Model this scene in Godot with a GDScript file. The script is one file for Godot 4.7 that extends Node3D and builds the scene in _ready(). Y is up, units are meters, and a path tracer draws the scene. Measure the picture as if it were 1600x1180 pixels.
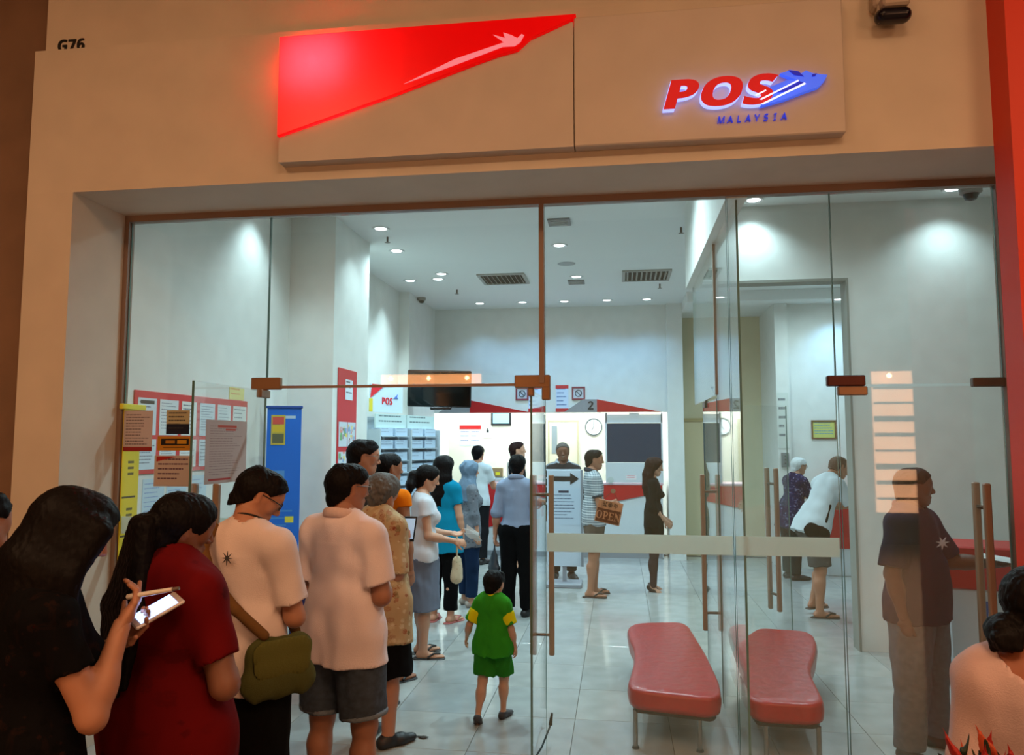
extends Node3D
# A post office shopfront in a mall, seen from the queue: y up, metres; the glass front stands at z = 0, the shop runs to -z, the mall lies at +z.

func _ready() -> void:
	# ------ camera
	var cam := Camera3D.new()
	cam.name = "camera"
	add_child(cam)
	cam.position = Vector3(0, 1.8, 4.39)
	cam.rotation = Vector3(deg_to_rad(4.84), deg_to_rad(8.0), 0)
	cam.fov = rad_to_deg(2.0 * atan(590.0 / 1180.0))
	cam.near = 0.05
	cam.current = true
	# ------ air and exposure
	var we := WorldEnvironment.new()
	we.name = "world_environment"
	var e := Environment.new()
	e.background_mode = Environment.BG_COLOR
	e.background_color = Color(0.02, 0.015, 0.012)
	e.tonemap_mode = Environment.TONE_MAPPER_LINEAR
	e.tonemap_exposure = 1.0
	e.sdfgi_enabled = true
	e.ssao_enabled = true
	e.ssil_enabled = true
	we.environment = e
	add_child(we)
	# ------ large lights: warm shopfronts across the mall and warm mall ceiling panels; cool panels in the office
	var warm := Color(1.0, 0.79, 0.60)
	area(Vector3(-3.6, 1.825, 9.86), Vector2(2.0, 2.55), Vector3(0, 0, 0), Color(1.0, 0.70, 0.45), 12.0)
	area(Vector3(6.5, 1.8, 9.86), Vector2(4.0, 2.5), Vector3(0, 0, 0), Color(1.0, 0.76, 0.58), 15.0)
	for x in [-3.2, 0.9, 4.6]:
		for z in [3.6, 5.6]: area(Vector3(x, 5.42, z), Vector2(1.4, 1.4), Vector3(-PI / 2, 0, 0), warm, 1.2 if z < 5.0 else 11.5)
	area(Vector3(-1.6, 2.86, -8.6), Vector2(2.4, 0.5), Vector3(-PI / 2, 0, 0), Color(0.93, 0.99, 1.0), 8.0)
	area(Vector3(0.2, 2.86, -8.6), Vector2(1.2, 0.5), Vector3(-PI / 2, 0, 0), Color(0.93, 0.99, 1.0), 4.2)
	# ------ then the place and its things
	setting()
	mall()
	signs()
	glazing()
	ceiling_fittings()
	counter_area()
	notices()
	furniture()
	cast()

func area(at: Vector3, size: Vector2, rot: Vector3, color: Color, energy: float) -> AreaLight3D:
	var l := AreaLight3D.new()
	l.name = "panel_light"
	add_child(l, true)
	l.position = at
	l.rotation = rot
	l.area_size = size
	l.light_color = color
	l.light_energy = energy
	l.area_range = 30.0
	l.shadow_enabled = true
	return l

func spot(at: Vector3, angle: float, color: Color, energy: float, soft := 0.06) -> SpotLight3D:
	var l := SpotLight3D.new()
	l.name = "downlight_light"
	add_child(l, true)
	l.position = at
	l.rotation = Vector3(-PI / 2, 0, 0)
	l.spot_angle = angle
	l.spot_angle_attenuation = 0.8
	l.spot_range = 30.0
	l.spot_attenuation = 2.0
	l.light_color = color
	l.light_energy = energy
	l.light_size = soft
	l.shadow_enabled = true
	return l
# ---------------------------------------------------------------- naming and tagging
var taken := {}
var mats := {}
var cache := {}

func numbered(called: String) -> String:
	if taken.has(called):
		taken[called] += 1
		return "%s_%03d" % [called, taken[called]]
	taken[called] = 0
	return called

func tag(o: Node3D, label: String, category: String, group := "", kind := "") -> Node3D:
	o.set_meta("label", label)
	o.set_meta("category", category)
	if group: o.set_meta("group", group)
	if kind: o.set_meta("kind", kind)
	return o

func thing(called: String, at: Vector3, turn: float, label: String, category: String, group := "") -> Node3D:
	var o := Node3D.new()
	o.name = numbered(called)
	add_child(o)
	o.position = at
	o.rotation.y = turn
	return tag(o, label, category, group)

func part(called: String, mesh: Mesh, m: Material, parent: Node3D, at := Vector3.ZERO, rot := Vector3.ZERO) -> MeshInstance3D:
	var o := MeshInstance3D.new()
	o.name = called
	o.mesh = mesh
	o.material_override = m
	o.cast_shadow = GeometryInstance3D.SHADOW_CASTING_SETTING_ON
	parent.add_child(o, true)
	o.position = at
	o.rotation = rot
	return o

func struct(called: String, mesh: Mesh, m: Material, at := Vector3.ZERO, label := "") -> MeshInstance3D:
	var o := part(numbered(called), mesh, m, self, at)
	o.set_meta("kind", "structure")
	if label: o.set_meta("label", label)
	return o

func single(called: String, mesh: Mesh, m: Material, at: Vector3, rot: Vector3, label: String, category: String, group := "") -> MeshInstance3D:
	var o := part(numbered(called), mesh, m, self, at, rot)
	tag(o, label, category, group)
	return o

# ---------------------------------------------------------------- materials
func mat(key: String, color: Color, rough := 0.7, metal := 0.0) -> StandardMaterial3D:
	if mats.has(key): return mats[key]
	var m := StandardMaterial3D.new()
	m.resource_name = key
	m.albedo_color = color
	m.roughness = rough
	m.metallic = metal
	mats[key] = m
	return m

func glow(key: String, color: Color, energy: float) -> StandardMaterial3D:
	var m := mat(key, Color(color.r, color.g, color.b), 0.6)
	m.emission_enabled = true
	m.emission = color
	m.emission_energy_multiplier = energy
	return m

func noise_image(size: int, freq: float, seed_: int, stretch := 1.0) -> Image:
	var n := FastNoiseLite.new()
	n.seed = seed_
	n.frequency = freq
	n.fractal_octaves = 4
	var im := Image.create_empty(size, size, false, Image.FORMAT_RGB8)
	var g := n.get_seamless_image(size, size)
	for y in size:
		for x in size:
			var v := g.get_pixel(x, int(y * stretch) % size).r
			im.set_pixel(x, y, Color(v, v, v))
	return im

func mottled(key: String, color: Color, rough: float, amount: float, scale: float, seed_ := 1, stretch := 1.0, relief := 0.0) -> StandardMaterial3D:
	if mats.has(key): return mats[key]
	var m := mat(key, Color.WHITE, rough)
	var ck := "noise%d_%.2f" % [seed_, stretch]
	if not cache.has(ck): cache[ck] = noise_image(96, 0.05, seed_, stretch)
	var g: Image = cache[ck]
	var im := Image.create_empty(96, 96, false, Image.FORMAT_RGB8)
	for y in 96:
		for x in 96:
			var v := 1.0 + (g.get_pixel(x, y).r - 0.5) * 2.0 * amount
			im.set_pixel(x, y, Color(clampf(color.r * v, 0, 1), clampf(color.g * v, 0, 1), clampf(color.b * v, 0, 1)))
	m.albedo_texture = ImageTexture.create_from_image(im)
	m.uv1_triplanar = true
	m.uv1_scale = Vector3.ONE * scale
	if relief > 0.0:
		m.heightmap_enabled = true
		var rk := "tex" + ck
		if not cache.has(rk): cache[rk] = ImageTexture.create_from_image(g)
		m.heightmap_texture = cache[rk]
		m.heightmap_scale = relief
	return m

func cloth(key: String, color: Color) -> StandardMaterial3D:
	if mats.has(key): return mats[key]
	var m := mat(key, color, 0.95)
	m.metallic_specular = 0.2
	if not cache.has("weave"): cache["weave"] = ImageTexture.create_from_image(noise_image(96, 0.08, 7))
	m.uv1_triplanar = true
	m.uv1_scale = Vector3.ONE * 22.0
	m.heightmap_enabled = true
	m.heightmap_texture = cache["weave"]
	m.heightmap_scale = 0.08
	m.rim_enabled = true
	m.rim = 0.12
	m.rim_tint = 0.6
	return m

func skin(key: String, color: Color) -> StandardMaterial3D:
	if mats.has(key): return mats[key]
	var m := mat(key, color, 0.55)
	m.subsurf_scatter_enabled = true
	m.subsurf_scatter_strength = 0.08
	return m

func hair_mat(key: String, color: Color) -> StandardMaterial3D:
	if mats.has(key): return mats[key]
	var m := mat(key, color, 0.48)
	if not cache.has("strands"): cache["strands"] = ImageTexture.create_from_image(noise_image(96, 0.12, 9, 0.12))
	m.uv1_triplanar = true
	m.uv1_scale = Vector3.ONE * 9.0
	m.heightmap_enabled = true
	m.heightmap_texture = cache["strands"]
	m.heightmap_scale = 0.09
	m.metallic_specular = 0.18
	return m

func printed(key: String, im: Image, rough := 0.6) -> StandardMaterial3D:
	var m := mat(key, Color.WHITE, rough)
	m.albedo_texture = ImageTexture.create_from_image(im)
	m.texture_repeat = false
	return m

# ---------------------------------------------------------------- plain shapes
func flat_mesh(tris: PackedVector3Array, uvs := PackedVector2Array()) -> ArrayMesh:
	var norms := PackedVector3Array()
	norms.resize(tris.size())
	for i in range(0, tris.size(), 3):
		var n := (tris[i + 2] - tris[i]).cross(tris[i + 1] - tris[i]).normalized()
		norms[i] = n; norms[i + 1] = n; norms[i + 2] = n
	var arr := []
	arr.resize(Mesh.ARRAY_MAX)
	arr[Mesh.ARRAY_VERTEX] = tris
	arr[Mesh.ARRAY_NORMAL] = norms
	if uvs.size(): arr[Mesh.ARRAY_TEX_UV] = uvs
	var am := ArrayMesh.new()
	am.add_surface_from_arrays(Mesh.PRIMITIVE_TRIANGLES, arr)
	return am

func box(sx: float, sy: float, sz: float, b := 0.0) -> ArrayMesh:
	var key := "box%.4f_%.4f_%.4f_%.4f" % [sx, sy, sz, b]
	if cache.has(key): return cache[key]
	var h := Vector3(sx, sy, sz) * 0.5
	b = minf(b, minf(h.x, minf(h.y, h.z)) * 0.9)
	var t := PackedVector3Array()
	for axis in 3:
		for s in [-1.0, 1.0]:
			var u := (axis + 1) % 3
			var v := (axis + 2) % 3
			var q := []
			for c in [[-1, -1], [1, -1], [1, 1], [-1, 1]]:
				var p := Vector3.ZERO
				p[axis] = s * h[axis]
				p[u] = c[0] * (h[u] - b)
				p[v] = c[1] * (h[v] - b)
				q.append(p)
			quad(t, q, s > 0)
	if b > 0.0:
		for axis in 3:
			var u := (axis + 1) % 3
			var v := (axis + 2) % 3
			for su in [-1.0, 1.0]:
				for sv in [-1.0, 1.0]:
					var q := []
					for e in [[-1.0, 0], [1.0, 0], [1.0, 1], [-1.0, 1]]:
						var p := Vector3.ZERO
						p[axis] = e[0] * (h[axis] - b)
						p[u] = su * (h[u] - (b if e[1] == 1 else 0.0))
						p[v] = sv * (h[v] - (0.0 if e[1] == 1 else b))
						q.append(p)
					quad(t, q, su * sv > 0)
		for sx_ in [-1.0, 1.0]:
			for sy_ in [-1.0, 1.0]:
				for sz_ in [-1.0, 1.0]:
					var a := Vector3(sx_ * h.x, sy_ * (h.y - b), sz_ * (h.z - b))
					var c := Vector3(sx_ * (h.x - b), sy_ * h.y, sz_ * (h.z - b))
					var d := Vector3(sx_ * (h.x - b), sy_ * (h.y - b), sz_ * h.z)
					tri_out(t, a, c, d)
	var m := flat_mesh(t)
	cache[key] = m
	return m

func quad(t: PackedVector3Array, q: Array, _f := true) -> void:
	tri_out(t, q[0], q[1], q[2])
	tri_out(t, q[0], q[2], q[3])

func tri_out(t: PackedVector3Array, a: Vector3, b: Vector3, c: Vector3) -> void:   # faces away from the origin
	var n := (c - a).cross(b - a)
	if n.dot(a + b + c) >= 0.0: t.append_array([a, b, c])
	else: t.append_array([a, c, b])

func sheet(w: float, h: float, d := 0.002) -> ArrayMesh:   # thin board whose +z face carries the whole print
	var key := "sheet%.4f_%.4f_%.4f" % [w, h, d]
	if cache.has(key): return cache[key]
	var base := box(w, h, d)
	var arr := base.surface_get_arrays(0)
	var vs: PackedVector3Array = arr[Mesh.ARRAY_VERTEX]
	var uv := PackedVector2Array()
	for v in vs: uv.append(Vector2(v.x / w + 0.5, 0.5 - v.y / h))
	arr[Mesh.ARRAY_TEX_UV] = uv
	var am := ArrayMesh.new()
	am.add_surface_from_arrays(Mesh.PRIMITIVE_TRIANGLES, arr)
	cache[key] = am
	return am

func prism(poly: PackedVector2Array, depth: float, bevel := 0.0) -> ArrayMesh:   # outline in x, y; runs from z = 0 to depth
	var t := PackedVector3Array()
	if Geometry2D.is_polygon_clockwise(poly): poly.reverse()
	var top := poly
	if bevel > 0.0:
		var ins := Geometry2D.offset_polygon(poly, -bevel)
		if ins.size() == 1 and ins[0].size() == poly.size(): top = ins[0]
		else: bevel = 0.0
	if top != poly:   # start the inset ring at the nearest corner
		var best := 0
		for i in top.size():
			if top[i].distance_to(poly[0]) < top[best].distance_to(poly[0]): best = i
		var r := PackedVector2Array()
		var back := Geometry2D.is_polygon_clockwise(top)
		for i in top.size(): r.append(top[(best + (top.size() - i if back else i)) % top.size()])
		top = r
	var idx := Geometry2D.triangulate_polygon(top)
	for i in range(0, idx.size(), 3):
		var a := top[idx[i]]; var b := top[idx[i + 1]]; var c := top[idx[i + 2]]
		if (b - a).cross(c - a) < 0.0:
			var s := b; b = c; c = s
		t.append_array([Vector3(a.x, a.y, depth), Vector3(c.x, c.y, depth), Vector3(b.x, b.y, depth)])
	idx = Geometry2D.triangulate_polygon(poly)
	for i in range(0, idx.size(), 3):
		var a := poly[idx[i]]; var b := poly[idx[i + 1]]; var c := poly[idx[i + 2]]
		if (b - a).cross(c - a) < 0.0:
			var s := b; b = c; c = s
		t.append_array([Vector3(a.x, a.y, 0), Vector3(b.x, b.y, 0), Vector3(c.x, c.y, 0)])
	var n := poly.size()
	for i in n:
		var j := (i + 1) % n
		var p0 := Vector3(poly[i].x, poly[i].y, 0); var p1 := Vector3(poly[j].x, poly[j].y, 0)
		var q0 := Vector3(poly[i].x, poly[i].y, depth - bevel); var q1 := Vector3(poly[j].x, poly[j].y, depth - bevel)
		t.append_array([p0, q0, q1, p0, q1, p1])
		if bevel > 0.0:
			var r0 := Vector3(top[i].x, top[i].y, depth); var r1 := Vector3(top[j].x, top[j].y, depth)
			t.append_array([q0, r0, r1, q0, r1, q1])
	return flat_mesh(t)

func poly(a: Array) -> PackedVector2Array:
	var p := PackedVector2Array()
	for i in range(0, a.size(), 2): p.append(Vector2(a[i], a[i + 1]))
	return p

func smooth_mesh(v: PackedVector3Array, n: PackedVector3Array, ix: PackedInt32Array) -> ArrayMesh:
	var arr := []
	arr.resize(Mesh.ARRAY_MAX)
	arr[Mesh.ARRAY_VERTEX] = v
	arr[Mesh.ARRAY_NORMAL] = n
	arr[Mesh.ARRAY_INDEX] = ix
	var am := ArrayMesh.new()
	if v.size(): am.add_surface_from_arrays(Mesh.PRIMITIVE_TRIANGLES, arr)
	return am

func tube(pts: Array, r: float, sides := 10, r_end := -1.0) -> ArrayMesh:
	var v := PackedVector3Array(); var n := PackedVector3Array(); var ix := PackedInt32Array()
	var m := pts.size()
	var side := Vector3.ZERO
	for i in m:
		var d: Vector3 = (pts[mini(i + 1, m - 1)] - pts[maxi(i - 1, 0)]).normalized()
		if side == Vector3.ZERO: side = d.cross(Vector3.UP if absf(d.y) < 0.9 else Vector3.RIGHT).normalized()
		side = (side - d * side.dot(d)).normalized()
		var up := d.cross(side)
		var rr := r if r_end < 0.0 else lerpf(r, r_end, float(i) / (m - 1))
		for k in sides:
			var a := TAU * k / sides
			var o := side * cos(a) + up * sin(a)
			v.append(pts[i] + o * rr); n.append(o)
	for i in m - 1:
		for k in sides:
			var a := i * sides + k; var b := i * sides + (k + 1) % sides
			ix.append_array([a, a + sides, b, b, a + sides, b + sides])
	for e in [0, m - 1]:
		var c := v.size()
		var d: Vector3 = (pts[e] - pts[1 if e == 0 else m - 2]).normalized()
		v.append(pts[e]); n.append(d)
		for k in sides:
			v.append(v[e * sides + k]); n.append(d)
		for k in sides:
			if e == 0: ix.append_array([c, c + 1 + k, c + 1 + (k + 1) % sides])
			else: ix.append_array([c, c + 1 + (k + 1) % sides, c + 1 + k])
	return smooth_mesh(v, n, ix)

func lathe(profile: Array, segs := 24) -> ArrayMesh:   # [radius, y] pairs from the bottom up
	var t := PackedVector3Array()
	for i in profile.size() - 1:
		for k in segs:
			var a0 := TAU * k / segs; var a1 := TAU * (k + 1) / segs
			var p := Vector3(profile[i][0] * cos(a0), profile[i][1], profile[i][0] * sin(a0))
			var q := Vector3(profile[i][0] * cos(a1), profile[i][1], profile[i][0] * sin(a1))
			var r := Vector3(profile[i + 1][0] * cos(a1), profile[i + 1][1], profile[i + 1][0] * sin(a1))
			var s := Vector3(profile[i + 1][0] * cos(a0), profile[i + 1][1], profile[i + 1][0] * sin(a0))
			if profile[i][0] > 1e-5: t.append_array([p, q, r])
			if profile[i + 1][0] > 1e-5: t.append_array([p, r, s])
	return flat_mesh(t)

func letters(text: String, height: float, depth: float, bold := true, serif := false, slant := 0.0) -> Mesh:
	var tm := TextMesh.new()
	var f := SystemFont.new()
	f.font_names = PackedStringArray(["Droid Serif" if serif else "Droid Sans"])
	f.font_weight = 700 if bold else 400
	if slant > 0.0 and bold:
		var fv := FontVariation.new()
		fv.base_font = f
		fv.variation_embolden = 0.7
		tm.font = fv
	else:
		tm.font = f
	tm.text = text
	tm.font_size = 64
	tm.pixel_size = height / 46.0
	tm.depth = depth
	tm.curve_step = 2.0
	if slant == 0.0: return tm
	var st := SurfaceTool.new()
	st.create_from(tm, 0)
	var arr := st.commit_to_arrays()
	var vs: PackedVector3Array = arr[Mesh.ARRAY_VERTEX]
	for i in vs.size(): vs[i].x += vs[i].y * slant
	arr[Mesh.ARRAY_VERTEX] = vs
	arr[Mesh.ARRAY_TANGENT] = null
	arr[Mesh.ARRAY_TEX_UV] = null
	var am := ArrayMesh.new()
	am.add_surface_from_arrays(Mesh.PRIMITIVE_TRIANGLES, arr)
	return am

# ---------------------------------------------------------------- rounded, continuous figures: tapered bones joined by a smooth minimum, meshed as surface nets
func bone(a: Vector3, ra: float, b: Vector3, rb: float, k := 0.03, n := Vector3.ZERO, s := 1.0, cap := false) -> Array:
	return [0, a, ra, b, rb, k, n, s, cap]

func nets(items: Array, c: float, V: PackedVector3Array, N: PackedVector3Array, I: PackedInt32Array, fold := 0.0, fold_freq := 14.0) -> void:
	var lo := Vector3.ONE * 1e9
	var hi := -lo
	for it in items:
		if it[0] != 0: continue
		var rr: float = maxf(it[2], it[4]) * maxf(1.0, it[7]) + 3.0 * c + fold
		for p in [it[1], it[3]]:
			lo = lo.min(p - Vector3.ONE * rr); hi = hi.max(p + Vector3.ONE * rr)
	var nx := int((hi.x - lo.x) / c) + 2
	var ny := int((hi.y - lo.y) / c) + 2
	var nz := int((hi.z - lo.z) / c) + 2
	var f := PackedFloat32Array()
	f.resize(nx * ny * nz)
	f.fill(1.0)
	for it in items:
		if it[0] == 0:
			var a: Vector3 = it[1]
			var ra: float = it[2]
			var b: Vector3 = it[3]
			var dr: float = it[4] - ra
			var k: float = it[5]
			var n: Vector3 = it[6]
			var s: float = it[7]
			var cap: bool = it[8]
			var ab := b - a
			var ln := ab.length()
			var inv := 1.0 / maxf(ab.length_squared(), 1e-9)
			var nn := n * (1.0 / s - 1.0)
			var flat := s != 1.0
			var dirn := ab / maxf(ln, 1e-6)
			var ext: float = maxf(ra, it[4]) * maxf(1.0, s) + k + 2.5 * c
			var l := (a.min(b) - Vector3.ONE * ext - lo) / c
			var h := (a.max(b) + Vector3.ONE * ext - lo) / c
			var x0 := maxi(int(l.x), 0); var x1 := mini(int(h.x) + 1, nx)
			var y0 := maxi(int(l.y), 0); var y1 := mini(int(h.y) + 1, ny)
			var z0 := maxi(int(l.z), 0); var z1 := mini(int(h.z) + 1, nz)
			var k4 := 0.25 / maxf(k, 1e-6)
			for iz in range(z0, z1):
				var pz := lo.z + iz * c - a.z
				for iy in range(y0, y1):
					var py := lo.y + iy * c - a.y
					var at := (iz * ny + iy) * nx
					for ix in range(x0, x1):
						var v := Vector3(lo.x + ix * c - a.x, py, pz)
						if flat: v += nn * v.dot(n)
						var t := clampf(v.dot(ab) * inv, 0.0, 1.0)
						var d := (v - ab * t).length() - (ra + dr * t)
						if cap: d = maxf(d, v.dot(dirn) - ln)
						var g := f[at + ix]
						var e := k - absf(g - d)
						if e > 0.0: f[at + ix] = minf(g, d) - e * e * k4
						elif d < g: f[at + ix] = d
		elif it[0] == 1:
			var p0: Vector3 = it[1]
			var pn: Vector3 = it[2]
			for iz in nz:
				for iy in ny:
					var at := (iz * ny + iy) * nx
					var q := pn.dot(Vector3(lo.x, lo.y + iy * c, lo.z + iz * c) - p0)
					var step := pn.x * c
					for ix in nx:
						if q > f[at + ix]: f[at + ix] = q
						q += step
		else:
			var cc: Vector3 = it[1]
			var r: float = it[2]
			var l := (cc - Vector3.ONE * (r + c) - lo) / c
			var h := (cc + Vector3.ONE * (r + c) - lo) / c
			for iz in range(maxi(int(l.z), 0), clampi(int(h.z) + 2, 0, nz)):
				for iy in range(maxi(int(l.y), 0), clampi(int(h.y) + 2, 0, ny)):
					for ix in range(maxi(int(l.x), 0), clampi(int(h.x) + 2, 0, nx)):
						var q := r - (lo + Vector3(ix, iy, iz) * c - cc).length()
						var at := (iz * ny + iy) * nx + ix
						if q > f[at]: f[at] = q
	if fold > 0.0:
		var ns := FastNoiseLite.new()
		ns.seed = items.size() * 7 + int(lo.y * 100.0)
		ns.frequency = fold_freq
		ns.fractal_octaves = 2
		for iz in nz:
			for iy in ny:
				var at := (iz * ny + iy) * nx
				for ix in nx:
					if absf(f[at + ix]) < 4.0 * c:
						f[at + ix] += fold * ns.get_noise_3d(lo.x + ix * c, (lo.y + iy * c) * 0.55, lo.z + iz * c)
	var ids := PackedInt32Array()
	ids.resize(f.size())
	ids.fill(-1)
	var sy := nx
	var sz := nx * ny
	var far := 6.0 * c
	var offs := PackedInt32Array([0, 1, sy, sy + 1, sz, sz + 1, sz + sy, sz + sy + 1])
	var active := PackedInt32Array()
	for iz in nz - 1:
		for iy in ny - 1:
			var at := iz * sz + iy * sy
			for ix in nx - 1:
				var i := at + ix
				var f0 := f[i]
				if absf(f0) > far: continue
				var s0 := f0 < 0.0
				if s0 == (f[i + 1] < 0.0) and s0 == (f[i + sy] < 0.0) and s0 == (f[i + sy + 1] < 0.0) and s0 == (f[i + sz] < 0.0) and s0 == (f[i + sz + 1] < 0.0) and s0 == (f[i + sz + sy] < 0.0) and s0 == (f[i + sz + sy + 1] < 0.0): continue
				var f1 := f[i + 1]; var f2 := f[i + sy]; var f3 := f[i + sy + 1]
				var f4 := f[i + sz]; var f5 := f[i + sz + 1]; var f6 := f[i + sz + sy]; var f7 := f[i + sz + sy + 1]
				var p := Vector3.ZERO
				var m := 0
				if s0 != (f1 < 0.0): p += Vector3(f0 / (f0 - f1), 0, 0); m += 1
				if (f2 < 0.0) != (f3 < 0.0): p += Vector3(f2 / (f2 - f3), 1, 0); m += 1
				if (f4 < 0.0) != (f5 < 0.0): p += Vector3(f4 / (f4 - f5), 0, 1); m += 1
				if (f6 < 0.0) != (f7 < 0.0): p += Vector3(f6 / (f6 - f7), 1, 1); m += 1
				if s0 != (f2 < 0.0): p += Vector3(0, f0 / (f0 - f2), 0); m += 1
				if (f1 < 0.0) != (f3 < 0.0): p += Vector3(1, f1 / (f1 - f3), 0); m += 1
				if (f4 < 0.0) != (f6 < 0.0): p += Vector3(0, f4 / (f4 - f6), 1); m += 1
				if (f5 < 0.0) != (f7 < 0.0): p += Vector3(1, f5 / (f5 - f7), 1); m += 1
				if s0 != (f4 < 0.0): p += Vector3(0, 0, f0 / (f0 - f4)); m += 1
				if (f1 < 0.0) != (f5 < 0.0): p += Vector3(1, 0, f1 / (f1 - f5)); m += 1
				if (f2 < 0.0) != (f6 < 0.0): p += Vector3(0, 1, f2 / (f2 - f6)); m += 1
				if (f3 < 0.0) != (f7 < 0.0): p += Vector3(1, 1, f3 / (f3 - f7)); m += 1
				p /= maxi(m, 1)
				ids[i] = V.size()
				active.append(i)
				V.append(lo + (Vector3(ix, iy, iz) + p) * c)
				N.append(Vector3(f1 + f3 + f5 + f7 - f0 - f2 - f4 - f6, f2 + f3 + f6 + f7 - f0 - f1 - f4 - f5, f4 + f5 + f6 + f7 - f0 - f1 - f2 - f3).normalized())
	for i in active:
		var s0 := f[i] < 0.0
		for ax in 3:
			var st: int = [1, sy, sz][ax]
			if s0 == (f[i + st] < 0.0): continue
			var u: int = [sy, sz, 1][ax]
			var w: int = [sz, 1, sy][ax]
			if i - u - w < 0: continue
			var a := ids[i - u - w]; var b := ids[i - w]; var d := ids[i]; var e := ids[i - u]
			if a < 0 or b < 0 or d < 0 or e < 0: continue
			if s0: I.append_array([a, d, b, a, e, d])
			else: I.append_array([a, b, d, a, d, e])

func blob(items: Array, c: float, fold := 0.0, fold_freq := 14.0) -> ArrayMesh:
	var v := PackedVector3Array(); var n := PackedVector3Array(); var ix := PackedInt32Array()
	nets(items, c, v, n, ix, fold, fold_freq)
	return smooth_mesh(v, n, ix)
# ---------------------------------------------------------------- the setting
func span(x0: float, x1: float, y0: float, y1: float, z0: float, z1: float) -> Array:
	return [box(x1 - x0, y1 - y0, z1 - z0), Vector3((x0 + x1) / 2, (y0 + y1) / 2, (z0 + z1) / 2)]

func wall(called: String, m: Material, x0: float, x1: float, y0: float, y1: float, z0: float, z1: float, label := "") -> MeshInstance3D:
	var b := span(x0, x1, y0, y1, z0, z1)
	return struct(called, b[0], m, b[1], label)

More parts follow.
